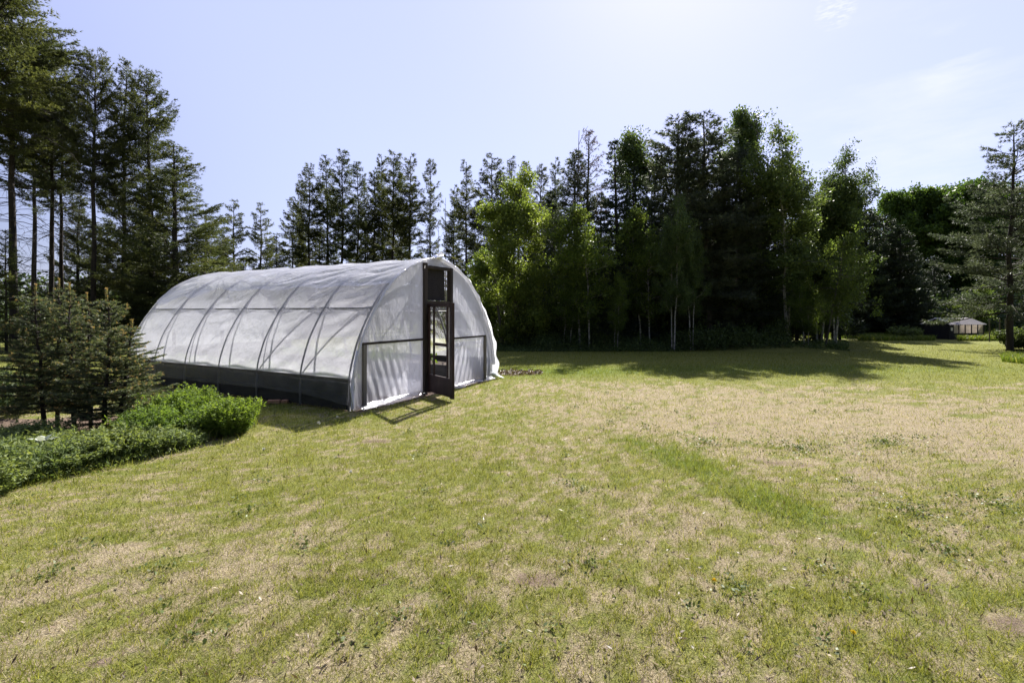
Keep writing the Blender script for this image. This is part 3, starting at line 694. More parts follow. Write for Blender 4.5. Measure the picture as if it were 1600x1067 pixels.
GB = 'low shaded pines behind the slender pine row'
for i, (px, d, ty) in enumerate(((470, 50, 372), (500, 49, 350), (522, 51, 385), (548, 49, 362), (573, 51, 350), (602, 49, 378), (628, 51, 356), (655, 50, 385), (684, 51, 392), (712, 49, 372), (742, 50, 345), (780, 51, 330), (840, 50, 320))):
    tree('fullB', px, d, ty, 'low pine in shade between the slender trunks behind the greenhouse', GB, .75, i * 1.3)
GC = 'front trees of the mixed wood across the yard'
tree('aspenA', 800, 21.5, 262, 'bright light green aspen at the left end of the wood beside the greenhouse', GC, 1.0, .4)
tree('aspenB', 772, 22.5, 395, 'low leafy aspen under the left side of the bright green aspen', GC, 1.1, 2.4)
tree('aspenB', 915, 20.5, 325, 'leafy young aspen with patchy bright leaves left of the dark conical spruce', GC, 1.05, 1)
tree('aspenB', 885, 21, 420, 'low sprawling young aspen with a bright lower crown, right of the bright green aspen', GC, 1.2, 4.2)
tree('drytop', 922, 24, 204, 'grey half bare pine with a dry needle top standing above its neighbours', GC, 1.0, 1)
tree('greyB', 898, 24, 240, 'brownish pine just left of the grey half bare pine', GC, 1.0, 3)
tree('greyB', 866, 24, 330, 'short dull pine behind the gap between the two bright aspens', GC, 1.0, 5)
tree('cone', 966, 22, 222, 'dark pointed conical spruce in the middle of the wood', GC, 1.0, 2)
tree('poplar', 993, 26, 205, 'green poplar top showing just right of the dark conical spruce', GC, 1.0, 1)
tree('greyA', 1052, 23, 188, 'tall grey green pine with a bushy top, left one of the tallest pair', GC, 1.3, 2.2)
tree('greyA', 1108, 22.5, 184, 'tall grey green pine with a bushy top, right one of the tallest pair', GC, 1.3, 4.9)
tree('poplar', 1162, 24.5, 176, 'tall poplar with a bright leafy top left of the bare twigs', GC, .9, 3)
tree('greyB', 1148, 22.5, 240, 'lower brownish grey pine in front of the tall poplar', GC, 1.15, 1.4)
tree('greyB', 1190, 23, 265, 'brownish grey pine under the bare twigs', GC, 1.1, 5)
tree('aspenC', 1238, 22, 193, 'tall leafy aspen with an airy pointed top near the right end of the wood', GC, 1.1, .6)
tree('aspenC', 1296, 23, 220, 'last tall aspen at the right end of the wood against the sky', GC, .95, 3.4)
tree('aspenC', 1268, 24, 262, 'shorter aspen between the two tall aspens at the right end of the wood', GC, 1.0, 2.4)
tree('reach', 1288, 20.5, 378, 'low aspen reaching out of the wood to the right with bright sunlit leaves', GC, .75, 6.0)
tree('aspenB', 1262, 20.5, 430, 'young aspen with bright leaves low under the tall right hand aspens', GC, 1.0, 1.9)
tree('aspenB', 1010, 20.8, 330, 'slim aspen with a bright patch of leaves right of the dark conical spruce', GC, .9, 1.1)
tree('aspenB', 962, 20, 430, 'small aspen with a white stem in front of the dark conical spruce', GC, .7, 3.9)
tree('aspenC', 1047, 20, 300, 'thin white stemmed aspen in front of the left one of the tallest pines', GC, .75, 1.9)
tree('aspenC', 1086, 20, 320, 'thin white stemmed aspen in front of the right one of the tallest pines', GC, .75, 5.2)
GI = 'shaded trees inside the mixed wood'
inner = [(760, 27, 380, 'dark', 0), (830, 25, 360, 'dark', 1), (862, 27, 300, 'dark', 2), (905, 27, 300, 'cone', 3), (940, 25, 300, 'dark', 4), (985, 25, 260, 'cone', 5), (1018, 26, 262, 'dark', 6),
         (1072, 25, 240, 'cone', 7), (1085, 27, 262, 'dark', 8), (1130, 26, 250, 'dark', 9), (1172, 26, 290, 'dark', 10), (1210, 26, 270, 'dark', 11), (1245, 27, 290, 'cone', 12), (1280, 27, 300, 'dark', 13),
         (1312, 28, 322, 'dark', 14), (1205, 24, 400, 'dark', 15), (1030, 23, 420, 'dark', 16), (1120, 23, 420, 'dark', 17), (880, 23.5, 430, 'dark', 18), (1000, 24, 380, 'dark', 19)]
for px, d, ty, k, i in inner: tree(k, px, d, ty, 'dark spruce deep in the shade of the mixed wood', GI, .85 if k == 'cone' else .75, i * 2.1)

GR = 'dark conifers right of the mixed wood'
for px, d, ty, s, lab in ((1332, 33, 318, .9, 'dark conifer nearest the mixed wood, its top level with the low cloud'), (1356, 32, 326, .9, 'dark conifer second right of the mixed wood'),
                       (1380, 33, 336, .9, 'dark conifer third right of the mixed wood, in front of the maples'), (1405, 32, 352, .95, 'dark conifer with a sloping crown in front of the left maple'),
                       (1428, 33, 392, .9, 'lowest dark conifer at the right end of its row, left of the small coop'), (1344, 36, 340, .8, 'dark conifer half hidden behind the row right of the mixed wood'),
                       (1460, 36, 400, .8, 'dark conifer in shade directly behind the small coop')):
    tree('dark', px, d, ty, lab, GR, s * 1.15, px * .2)
GE = 'green maples behind the right side of the yard'
for px, d, ty, s, lab in ((1402, 46, 304, .8, 'left round green maple behind the dark conifers'), (1450, 45, 300, .95, 'round green maple behind the small coop, second from the left'),
                       (1500, 44, 291, 1.0, 'tallest green maple left of the grey right hand pine'), (1552, 46, 292, .95, 'green maple mostly hidden behind the grey right hand pine'),
                       (1640, 46, 300, 1.0, 'green maple at the right edge beyond the grey pine')):
    tree('maple', px, d, ty, lab, GE, s, px * .3)
tree('right', 1578, 20, 196, 'large grey green pine with spreading lower boughs at the right edge of the yard', None, .92, .9)
tree('right', 1690, 22, 170, 'grey green pine just beyond the right edge with boughs reaching into the photo', None, 1.0, 4)
tree('aspenB', 1520, 32, 450, 'pale leafy bush behind the coop under the boughs of the right hand pine', None, 1.5, 4)
for p in PROTO.values():
    if 'H' in p: del p['H']
for o in bpy.data.objects:
    if 'H' in o: del o['H']

# thin dead stems and twigs
def dead_stem(px, d, topy, label, seed, twigs=10, r0=.05):
    rng = np.random.RandomState(seed); H = Z(topy, d); mb = MB(); t = np.linspace(0, 1, 10)
    l = wobble_line(rng, (0, 0, -.1), (rng.uniform(-.3, .3), 0, H), 10, .03); mb.tube(l, r0 * (1 - t) + .012, 5)
    for i in range(twigs):
        c = rng.uniform(.45, .97); p0 = np.array([np.interp(c, t, l[:, j]) for j in range(3)]); az = rng.rand() * 6.283
        L = rng.uniform(.4, 1.2); dd = np.array([math.cos(az) * .6, math.sin(az) * .6, .8])
        mb.tube(np.stack([p0, p0 + dd * L * .5, p0 + dd * L + rng.normal(0, .08, 3)]), [.018, .013, .007], 3)
    o = mb.obj('dead_tree', M['bark_grey'], smooth=True); o.location = (X(px, d), d, 0); tag(o, label, 'dead tree')
dead_stem(697, 41, 310, 'thin bare dead stem standing right of the greenhouse peak', 1, 6)
dead_stem(1190, 23, 180, 'bare grey twigs sticking up between the tall poplar and the airy aspen', 2, 16, .06)
dead_stem(902, 23.5, 205, 'thin bare dead stem left of the grey half bare pine', 3, 8)
dead_stem(686, 41, 355, 'shorter bare dead stem just right of the greenhouse peak', 5, 4)

# ------------------------------------------------------------------ woodland stuff
def mass(name, label, cat, pos, ln, wd, m, seed, bias=(0, 0, .3)):
    rng = np.random.RandomState(seed); mb = MB(); mb.leaves(pos, ln, wd, rng, bias=bias)
    o = mb.obj(name, M[m]); tag(o, label, cat, kind='stuff'); return o
rng = np.random.RandomState(5)
# distant wood: an uneven belt of crowns all round the far side
N_ = 90000; th = rng.uniform(-1.75, 1.75, N_); rr = rng.uniform(58, 76, N_)
x = rr * np.sin(th); y = rr * np.cos(th)
ht = 2.6 + 3.0 * fbm(x * .16, y * .16, 3, 3) + 1.2 * vnoise(x * .9, y * .9, 8)
z = ht * rng.rand(N_) ** .8
mass('distant_woods', 'low dark line of far woods closing the view between the trunks', 'woods', np.stack([x, y, z], -1), .36, .26, 'thicket', 1)
# thicket inside the mixed wood
def wood_pts(n_, x0, x1, y0, y1, hfun, pw=1.0):
    y = rng.uniform(y0, y1, n_); px = rng.uniform(x0, x1, n_); x = X(px, y)
    h = hfun(x, y); return np.stack([x, y, h * rng.rand(n_) ** pw], -1)
p1 = wood_pts(50000, 790, 1225, 22.0, 27, lambda x, y: 2.2 + 3.2 * fbm(x * .5, y * .5, 6))
p1b = wood_pts(14000, 1225, 1330, 23.5, 27, lambda x, y: 3.0 + 2.5 * fbm(x * .5, y * .5, 6))
p1b = p1b[p1b[:, 2] > 1.0]
mass('thicket', 'dark undergrowth filling the shade between the trunks of the mixed wood', 'undergrowth', np.concatenate([p1, p1b]), .14, .10, 'thicket', 2)
def edge_h(x, y): return (.25 + 1.7 * fbm(x * 1.3, y * 1.3, 12) ** 2) * sstep(0, 1.6, y - 19.0 - 1.8 * (fbm(x * .55, x * 0, 17, 3) - .35) - .16 * np.maximum(0, 5 - x)) + .5 * ell(x, y, X(1232, 20), 20.4, 1.9, .9, 0, .6, .3, 5)
p2 = wood_pts(46000, 768, 1325, 19.6, 22.6, edge_h, .8); p2 = p2[(p2[:, 0] < X(1236, p2[:, 1])) | (p2[:, 2] < .18 + .2 * RNG.rand(len(p2)))]
mass('forest_edge_growth', 'low leafy weeds and seedlings along the shaded foot of the wood', 'undergrowth', p2, .085, .06, 'poplar', 3)
# left wood's undergrowth
p3 = wood_pts(30000, -300, 470, 27, 36, lambda x, y: 1.2 + 3.0 * fbm(x * .4, y * .4, 9) ** 1.2)
mass('undergrowth', 'dark brushy undergrowth below the tall pines on the left', 'undergrowth', p3, .2, .14, 'thicket', 4)
p5 = wood_pts(24000, 1310, 1760, 33, 40, lambda x, y: 1.5 + 3.5 * fbm(x * .4, y * .4, 19))
mass('brush', 'dark brush below the conifers and maples behind the small coop', 'undergrowth', p5, .2, .14, 'thicket', 6)
# tall grass along the right edge
def grass_stuff(name, label, pts, h0, h1, seed, wd=.02):
    rng = np.random.RandomState(seed); n_ = len(pts); mb = MB()
    az = rng.rand(n_) * 6.283; h = rng.uniform(h0, h1, n_); ln = rng.uniform(.05, .45, n_)
    P = pts; S = np.stack([np.cos(az), np.sin(az), 0 * az], -1) * wd / 2; a2 = rng.rand(n_) * 6.283
    D = np.stack([np.cos(a2) * ln, np.sin(a2) * ln, np.ones(n_)], -1)
    m = P + D * (h * .55)[:, None]; t = P + (D * np.array([1.9, 1.9, .95])) * h[:, None]
    v = np.stack([P - S, P + S, m + S * .7, m - S * .7, t], 1).reshape(-1, 3); i = np.arange(n_)[:, None] * 5
    r = rng.rand(n_)
    mb.add(v, i + np.array([[0, 1, 2, 3]]), r); mb.add(v, i + np.array([[3, 2, 4]]), r)
    o = mb.obj(name, M['tall_grass']); tag(o, label, 'grass', kind='stuff')
def gp(poly_px, n_, d0, d1):
    d = rng.uniform(d0, d1, n_); px = rng.uniform(*poly_px, n_); x = X(px, d)
    return np.stack([x, d, gz(x, d)], -1)
a = gp((1322, 1600), 26000, 27.5, 32); k_ = (fbm(a[:, 0] * .5, a[:, 1] * .5, 3) + .1 * (a[:, 1] - 28) > .42) & ~((a[:, 0] > X(1462, 28)) & (a[:, 0] < X(1545, 28)) & (a[:, 1] < 29.6)); a = np.concatenate([a[k_], gp((1496, 1572), 2600, 26.6, 27.6), gp((1340, 1462), 1500, 26.9, 28)])
grass_stuff('tall_grass', 'uncut bright grass in front of the dark conifers and round the coop', a, .12, .38, 1, .03)
a = gp((1565, 1800), 14000, 14.2, 17.5); a = a[a[:, 0] > X(1565, 15.5) + .6 * (fbm(a[:, 1], a[:, 1] * .3, 4) - .3)]
grass_stuff('tall_grass', 'patch of longer bright grass at the right edge of the lawn', a, .10, .28, 2, .02)
a = gp((1300, 1800), 26000, 33, 60)
grass_stuff('meadow_grass', 'sunlit meadow grass seen between trunks on the right', a, .3, .7, 4, .06)
a = gp((680, 1330), 16000, 29, 56); a = a[a[:, 1] > 29]
grass_stuff('meadow_grass', 'sunlit meadow grass glimpsed through the foot of the mixed wood', a, .2, .5, 5, .06)
# slim trunk palisade seen against the meadow
GP = 'slim dark trunks at the far side of the mixed wood'
tmb = MB(); tmb.tube([(0, 0, -.1), (.03, 0, 1.5), (0, .02, 3.2), (.05, 0, 4.8)], [.085, .075, .065, .04], 7)
for i in range(7):
    a = i * 2.4; tmb.tube([(0, 0, 2.2 + .35 * i), (math.cos(a) * .5, math.sin(a) * .5, 2.4 + .35 * i), (math.cos(a) * .9, math.sin(a) * .9, 2.4 + .35 * i)], [.016, .012, .006], 3)
tp = tmb.obj('bare_trunk', M['bark'], smooth=True)
for i, px in enumerate((1238, 1249, 1258, 1270, 1279, 1290, 1301, 1312, 1322, 752, 763, 774, 786)):
    o = tp if i == 0 else tp.copy()
    if i: COL.objects.link(o)
    d = 28 + (i * 5 % 7) * .3 if px > 1000 else 25.5 + (i % 3) * .5
    o.location = (X(px, d), d, 0); o.rotation_euler = (0, 0, i * 1.3)
    tag(o, 'slim dark trunk against bright meadow at the right end of the wood' if px > 1000 else 'slim dark trunk seen against the bright meadow between the greenhouse and the wood', 'tree trunk', GP)

# ------------------------------------------------------------------ greenhouse
GHL = 7.32; HW = 2.15; RIDGE = 2.69
gh = empty('greenhouse', (GH_C[0], GH_C[1], 0), GH_A)
tag(gh, 'polytunnel greenhouse of milky plastic film over hoops with an open dark door', 'greenhouse')
AX = np.array([2.20, 2.205, 2.16, 2.02, 1.83, 1.55, 1.15, .72, .36, 0.0]); AZ = np.array([0, .30, .67, 1.10, 1.45, 1.86, 2.25, 2.49, 2.61, 2.69])
# smooth the arch
_s = np.concatenate([[0], np.cumsum(np.hypot(np.diff(AX), np.diff(AZ)))]); _q = np.linspace(0, _s[-1], 121)
def _sm(a):
    v = np.interp(_q, _s, a); p = np.pad(v, 12, 'reflect', reflect_type='odd'); k = np.hanning(15); k /= k.sum(); return np.convolve(p, k, 'same')[12:-12]
hx, hz = _sm(AX), _sm(AZ); hx[-1] = 0
ARX = np.concatenate([-hx, hx[::-1][1:]]); ARZ = np.concatenate([hz, hz[::-1][1:]])   # left foot -> peak -> right foot
ARS = np.concatenate([[0], np.cumsum(np.hypot(np.diff(ARX), np.diff(ARZ)))]); ARL = ARS[-1]
def arch(s, off=0.0):
    """point on the arch at arc length s, pushed out by off"""
    x = np.interp(s, ARS, ARX); z = np.interp(s, ARS, ARZ); e = .02
    dx = np.interp(np.minimum(s + e, ARL), ARS, ARX) - np.interp(np.maximum(s - e, 0), ARS, ARX)
    dz = np.interp(np.minimum(s + e, ARL), ARS, ARZ) - np.interp(np.maximum(s - e, 0), ARS, ARZ)
    l = np.hypot(dx, dz) + 1e-9; return x - dz / l * off, z + dx / l * off
def arch_z(x): return np.interp(-abs(x), -hx, hz)
def s_at_z(z, right=False):
    i = np.interp(z, hz, _q / _q[-1] * (ARL / 2)); return ARL - i if right else i
HOOPS = [i * GHL / 6 for i in range(7)]
hb = MB(); S = np.linspace(0, ARL, 60); ax, az_ = arch(S, -.020)
hb.tube(np.stack([ax, 0 * ax, az_], -1), .0235, 8); hoop_me = hb.mesh('hoop', M['pipe'], True)
for yv in HOOPS:
    o = bpy.data.objects.new('hoop', hoop_me); COL.objects.link(o); o.parent = gh; o.location = (0, yv + (.03 if yv == 0 else 0), 0)
for (sx, z_) in ((-1, 1.68), (1, 1.68)):
    mb = MB(); s_ = s_at_z(z_, sx > 0); a, b = arch(np.array([s_]), -.016); mb.tube([(a[0], .02, b[0]), (a[0], GHL, b[0])], .015, 6, cap=True); mb.obj('side_rail', M['pipe'], gh, True)
mb = MB(); mb.tube([(0, .02, RIDGE - .07), (0, GHL, RIDGE - .07)], .02, 6, cap=True); mb.obj('ridge_pipe', M['pipe'], gh, True)
for yv in (HOOPS[0] + .06, HOOPS[2], HOOPS[4], HOOPS[6]):
    mb = MB(); w_ = np.interp(1.62, hz, hx) - .05
    mb.tube([(-w_, yv, 1.62), (w_, yv, 1.62)], .014, 6)
    mb.tube([(-.35, yv + .02, 1.63), (.0, yv + .02, RIDGE - .1)], .012, 5); mb.tube([(.35, yv + .02, 1.63), (0, yv + .02, RIDGE - .1)], .012, 5)
    mb.obj('cross_brace', M['pipe'], gh, True)
for sx in (-1, 1):      # diagonal wind braces
    for (y0, y1) in ((.1, 1.25), (1.3, 2.45)):
        mb = MB()
        zz = np.linspace(.55, 2.0, 10); xx = np.interp(zz, hz, hx) - .07
        mb.tube(np.stack([sx * xx, np.linspace(y1, y0, 10), zz], -1), .013, 5)
        mb.obj('wind_brace', M['pipe'], gh, True)

def film_grid(s0, s1, y0, y1, off, nm=(90, 300), seed=1, sag=.028, wr=.010, edge=None):
    S_ = np.linspace(s0, s1, nm[0]); Y_ = np.linspace(y0, y1, nm[1]); SS, YY = np.meshgrid(S_, Y_, indexing='ij')
    if edge is not None: SS = s0 + (SS - s0); t = (SS - s0) / (s1 - s0); SS = SS + (1 - t) * edge(YY)
    fr = (YY / (GHL / 6)) % 1.0
    d = -sag * np.sin(math.pi * fr) ** 2
    d += wr * (fbm(SS * 2.2, YY * 1.1 + SS * .8, seed, 5) - .5) * 2 * np.clip(np.sin(math.pi * fr) * 2, .15, 1)
    # long tension folds fanning from the hoops
    d += wr * .55 * np.sin((YY * .8 + SS * 2.1) * 9 + 5 * fbm(SS, YY, seed + 4)) * (fbm(SS * .7, YY * .7, seed + 9) > .5) * np.clip(np.sin(math.pi * fr), 0, 1)
    ax, az = arch(SS, off + d)
    return np.stack([ax, YY, az], -1)
mb = MB(); s_lo = float(s_at_z(.50))
mb.grid(film_grid(s_lo, float(s_at_z(2.16)), -.03, GHL + .03, .006, seed=1)); mb.obj('side_film', M['film'], gh, True)
mb = MB(); mb.grid(film_grid(ARL - float(s_at_z(2.42)), ARL - .02, -.10, GHL + .03, .006, seed=2)); mb.obj('side_film', M['film_sun'], gh, True)
# loose second sheet over the top, its near edge hanging unevenly
def edge(Y): return .12 * (fbm(Y * .9, Y * 0 + 3, 5, 3) - .5) - .30 * sstep(5.2, 6.6, Y) + .12 * np.sin(Y * 5.1)* sstep(4.0, 6, Y)
mb = MB(); mb.grid(film_grid(float(s_at_z(2.10)), ARL - float(s_at_z(2.36)), -.05, GHL + .06, .020, seed=5, sag=.03, wr=.022, edge=edge)); mb.obj('roof_film', M['film_top'], gh, True)

# end walls
def end_panel(x0, x1, zlo, zhi, yy, seed, wr=.011, nx=60, nz=110, diag=1):
    xs = np.linspace(x0, x1, nx); t = np.linspace(0, 1, nz); XX, TT = np.meshgrid(xs, t, indexing='ij')
    top = np.minimum(np.vectorize(arch_z)(XX), zhi); lo = zlo + .02 * (fbm(XX * 3, XX * 0, seed) - .5)
    ZZ = lo + (top - lo) * TT
    d = wr * (fbm(XX * 3.5 + ZZ * diag * 1.5, ZZ * .7, seed, 5) - .5) * 2
    d += wr * .5 * np.sin((XX * 1.6 + ZZ * .55 * diag) * 22 + 5 * fbm(XX, ZZ, seed + 2)) * sstep(.4, .6, fbm(XX * 1.5, ZZ, seed + 7)) * sstep(1.25, .8, ZZ) 
    e = np.minimum((XX - x0) / .06, (x1 - XX) / .06).clip(0, 1)
    return np.stack([XX, yy - .012 - d * e - .015 * e, ZZ], -1)
LP, RP = -.373, .475      # door posts (local x)
mb = MB(); mb.grid(end_panel(-2.19, LP - .03, .01, 9, -.035, 3, diag=1)); mb.obj('end_film', M['film_front'], gh, True)
mb = MB(); mb.grid(end_panel(RP + .03, 2.19, .01, 9, -.035, 6, diag=-1)); mb.obj('end_film', M['film_front'], gh, True)
mb = MB(); mb.grid(end_panel(LP - .03, RP + .03, 2.50, 9, -.035, 8, nz=20)); mb.obj('end_film', M['film_front'], gh, True)
mb = MB(); P = end_panel(-2.19, 2.19, .01, 9, 0, 12); P[..., 1] = GHL + .04 - P[..., 1] ; mb.grid(P); mb.obj('back_film', M['film_front'], gh, True)
# hem: bunched film along the front hoop
def hem(s0, s1, seed, r, yo, name='film_hem'):
    rng = np.random.RandomState(seed); S_ = np.linspace(s0, s1, 90); ax, az = arch(S_, .012)
    jit = fbm(S_ * 4, S_ * 0, seed, 3) - .5
    mb = MB(); mb.tube(np.stack([ax, yo + .03 * jit, az], -1), r * (.7 + .9 * fbm(S_ * 6, S_ * 0 + 4, seed)), 7); mb.obj(name, M['film_hem'], gh, True)
hem(.05, ARL / 2 + .02, 2, .020, -.075)
hem(ARL / 2 - .02, ARL - .35, 6, .034, -.07)
# skirt of film flaring out at the right front edge
S_ = np.linspace(ARL / 2 + .15, ARL - .02, 80); V = np.linspace(0, 1, 10); SS, VV = np.meshgrid(S_, V, indexing='ij')
tt = (SS - S_[0]) / (S_[-1] - S_[0]); wdt = .05 + .17 * tt ** 1.6 + .02 * np.sin(SS * 14)
ax, az = arch(SS, .02 + VV * wdt * .6 + .015 * np.sin(SS * 11 + VV * 3))
mb = MB(); mb.grid(np.stack([ax, -.02 - VV * wdt * .55 + .03 * VV * (fbm(SS * 4, VV * 2, 3) - .5) * 2, az], -1)); mb.obj('film_skirt', M['film_hem'], gh, True)
# bunched knot at the peak
rngk = np.random.RandomState(9); th = np.linspace(0, 2 * math.pi, 25); ph = np.linspace(0, math.pi, 13); TH, PH = np.meshgrid(th, ph, indexing='ij')
rk = 1 + .45 * (fbm(np.cos(TH) * 2 + 9, np.cos(PH) * 2.5 + np.sin(TH), 5) - .5) * 2
K = np.stack([.17 * rk * np.cos(TH) * np.sin(PH) + .02, -.07 + .10 * rk * np.sin(TH) * np.sin(PH), RIDGE + .03 + .045 * rk * np.cos(PH) + .05 * np.cos(TH) * np.sin(PH)], -1)
K[-1] = K[0]
mb = MB(); mb.grid(K); mb.tube([(-.05, -.12, RIDGE + .05), (.0, -.17, RIDGE + .10), (.06, -.18, RIDGE + .06)], [.03, .02, .008], 6); mb.obj('film_knot', M['film_hem'], gh, True)
# film tail at the near left front corner
zz = np.linspace(0, 1.0, 40); vv = np.linspace(0, 1, 8); ZZ, VV = np.meshgrid(zz, vv, indexing='ij')
xo = -np.interp(ZZ, hz, hx); w_ = .05 + .10 * sstep(.8, 0, ZZ)
mb = MB(); mb.grid(np.stack([xo - .02 - w_ * VV * .3 + .02 * np.sin(ZZ * 9 + VV * 4), -.03 - w_ * VV + .015 * np.sin(ZZ * 13 + VV * 5), np.maximum(ZZ - .04 * VV, .005)], -1)); mb.obj('film_skirt', M['film_front'], gh, True)

# timber frame of the front end
for px_, z1, w_ in ((LP, float(arch_z(LP)) - .04, .10), (RP, float(arch_z(RP)) - .05, .09)):
    mb = MB(); mb.box((px_, -.045, z1 / 2), (w_ / 2, .05, z1 / 2)); mb.obj('door_post', M['wood'], gh)
mb = MB(); mb.box(((LP + RP) / 2, -.045, 1.79), ((RP - LP) / 2 - .05, .045, .035)); mb.obj('door_lintel', M['wood'], gh)
mb = MB(); mb.box(((LP + RP) / 2, -.045, 2.49), ((RP - LP) / 2 - .05, .045, .03)); mb.obj('vent_lintel', M['wood'], gh)
mb = MB(); mb.box((-1.96, -.075, .53), (.035, .03, .53)); mb.obj('stud', M['grey_wood'], gh)
mb = MB(); mb.box((1.80, -.075, .52), (.035, .03, .52)); mb.obj('stud', M['grey_wood'], gh)
mb = MB(); mb.box(((-1.97 + LP - .05) / 2, -.075, 1.08), ((LP - .05 + 1.97) / 2 + .04, .022, .020)); mb.obj('end_rail', M['wood'], gh)
mb = MB(); mb.box(((1.80 + RP + .05) / 2, -.075, 1.05), ((1.80 - RP - .05) / 2 + .03, .022, .018)); mb.obj('end_rail', M['wood'], gh)
for xv in (-1.2, 0, 1.2): mb = MB(); mb.box((xv, GHL - .03, .55), (.03, .03, .55)); mb.obj('back_stud', M['grey_wood'], gh)
# vent: dark shade cloth leaving a slit, and its flap swung out
mb = MB(); P = np.stack(np.meshgrid(np.linspace(LP + .05, RP - .17, 14), np.linspace(1.84, 2.46, 20), indexing='ij'), -1)
yy = -.02 + .02 * (fbm(P[..., 0] * 6, P[..., 1] * 4, 3) - .5); mb.grid(np.stack([P[..., 0] + .03 * (2.46 - P[..., 1]), yy, P[..., 1]], -1)); mb.obj('vent_cloth', M['dark_cloth'], gh)
vf = MB(); hy = -.10; dv = np.array([-.80, -.60]) * .20
vf.beam((LP - .045, hy, 1.72), (LP - .045 + dv[0], hy + dv[1], 1.72), .02, .02)
vf.beam((LP - .045, hy, 2.50), (LP - .045 + dv[0], hy + dv[1], 2.42), .02, .02)
vf.beam((LP - .045 + dv[0], hy + dv[1], 1.71), (LP - .045 + dv[0], hy + dv[1], 2.43), .022, .022)
vfo = vf.obj('vent_flap', M['wood'], gh)
mb = MB(); U, Vv = np.meshgrid(np.linspace(0, 1, 6), np.linspace(0, 1, 16), indexing='ij')
mb.grid(np.stack([LP - .045 + dv[0] * U - .012, hy + dv[1] * U, 1.72 + Vv * (.78 - .08 * U)], -1)); mb.obj('flap_film', M['film_front'], vfo)

# door: hinged on the left post, swung outward
door = empty('door', (LP + .035, -.115, .05)); door.parent = gh
door.rotation_euler = (0, 0, math.atan2(-.91, -.414))
DW, DH = .98, 1.72
def part(name, mat, c, h, parent=door):
    mb = MB(); mb.box(c, h); return mb.obj(name, M[mat], parent)
part('stile', 'door_paint', (.035, 0, DH / 2), (.035, .02, DH / 2))
part('stile', 'door_paint', (DW - .05, 0, DH / 2), (.05, .022, DH / 2))
part('stile', 'door_paint', (.76, 0, (.36 + DH - .07) / 2), (.022, .014, (DH - .07 - .36) / 2))
part('stile', 'door_paint', (.24, 0, (.36 + DH - .07) / 2), (.022, .014, (DH - .07 - .36) / 2))
part('top_rail', 'door_paint', (DW / 2 - .015, 0, DH - .035), (DW / 2 - .085, .017, .035))
part('middle_rail', 'door_paint', (.50, 0, .95), (.235, .016, .028))
part('bottom_panel', 'door_paint', (DW / 2 - .015, 0, .19), (DW / 2 - .085, .015, .17))
mb = MB()
for i in range(60):       # strip of wire netting beside the outer stile
    z0 = .38 + i * .021
    mb.tube([(.79, 0, z0), (.82, .004, z0 + .0105), (.85, 0, z0), (.875, .004, z0 + .0105)], .0022, 3)
    mb.tube([(.79, .002, z0 + .021), (.82, .006, z0 + .0105), (.85, .002, z0 + .021), (.875, .006, z0 + .0105)], .0022, 3)
mb.obj('wire_netting', M['chicken_wire'], door)
mb = MB(); mb.tube([(DW - .09, -.02, .9), (DW - .09, -.06, .9), (DW - .09, -.06, 1.02), (DW - .09, -.02, 1.02)], .008, 6); mb.obj('door_handle', M['pipe'], door, True)
for z_ in (.35, 1.45):
    mb = MB(); mb.tube([(-.01, 0, z_ - .05), (-.01, 0, z_ + .05)], .012, 8, cap=True); mb.obj('hinge', M['pipe'], door, True)

# knee walls of boards with a film apron, benches, beds and plants inside
for sx in (-1, 1):
    for r_ in range(2):
        mb = MB(); mb.box((sx * 2.155, GHL / 2, .13 + r_ * .25), (.02, GHL / 2 - .01, .122)); mb.obj('knee_board', M['knee_board'], gh)
mb = MB(); Y_ = np.linspace(-.02, GHL, 240); T_ = np.linspace(0, 1, 14); YY, TT = np.meshgrid(Y_, T_, indexing='ij')
low = .20 + .05 * (fbm(YY * .8, YY * 0, 3) - .5) * 2 - .08 * sstep(1.2, 0, YY); ZZ = .53 + (low - .53) * TT
mb.grid(np.stack([-2.215 - .03 * TT - .02 * (fbm(YY * 2.5, ZZ * 5, 5) - .3), YY, ZZ], -1)); mb.obj('film_apron', M['film_low'], gh, True)
mb = MB(); mb.box((-2.225, GHL / 2, .515), (.012, GHL / 2, .014)); mb.obj('batten', M['grey_wood'], gh)
for x_, w_ in ((-1.62, .42), (1.62, .42)):
    mb = MB()
    for sx in (-1, 1): mb.box((x_ + sx * w_, GHL / 2 + .1, .20), (.018, GHL / 2 - .3, .19))
    for yv in (.32, GHL - .12): mb.box((x_, yv, .20), (w_ - .02, .018, .19))
    b_ = mb.obj('raised_bed', M['knee_board'], gh)
    U, V_ = np.meshgrid(np.linspace(-w_ + .02, w_ - .02, 12), np.linspace(.34, GHL - .14, 90), indexing='ij')
    mb = MB(); mb.grid(np.stack([x_ + U, V_, .34 + .05 * fbm(U * 5, V_ * 5, 3)], -1)); mb.obj('bed_soil', M['soil'], b_, True)
    rg = np.random.RandomState(int(x_ * 10) + 40); pp = np.stack([x_ + rg.uniform(-.36, .36, 2600), rg.uniform(.4, GHL - .3, 2600), .36 + .22 * rg.rand(2600) ** 1.5], -1)
    kk = fbm(pp[:, 0] * 2, pp[:, 1] * 2, 5) > .48
    mb = MB(); mb.leaves(pp[kk], .09, .06, rg); mb.obj('seedlings', M['herb'], b_)
mb = MB()
for r_ in range(3): mb.box((.0, GHL - .075, .13 + r_ * .25), (2.1, .015, .122))
mb.obj('back_board', M['grey_wood'], gh)
mb = MB(); mb.box((.40, 2.3, .95), (.05, .05, .95)); mb.obj('inner_post', M['grey_wood'], gh)
U, V_ = np.meshgrid(np.linspace(-1.12, 1.12, 30), np.linspace(.15, GHL - .2, 80), indexing='ij')
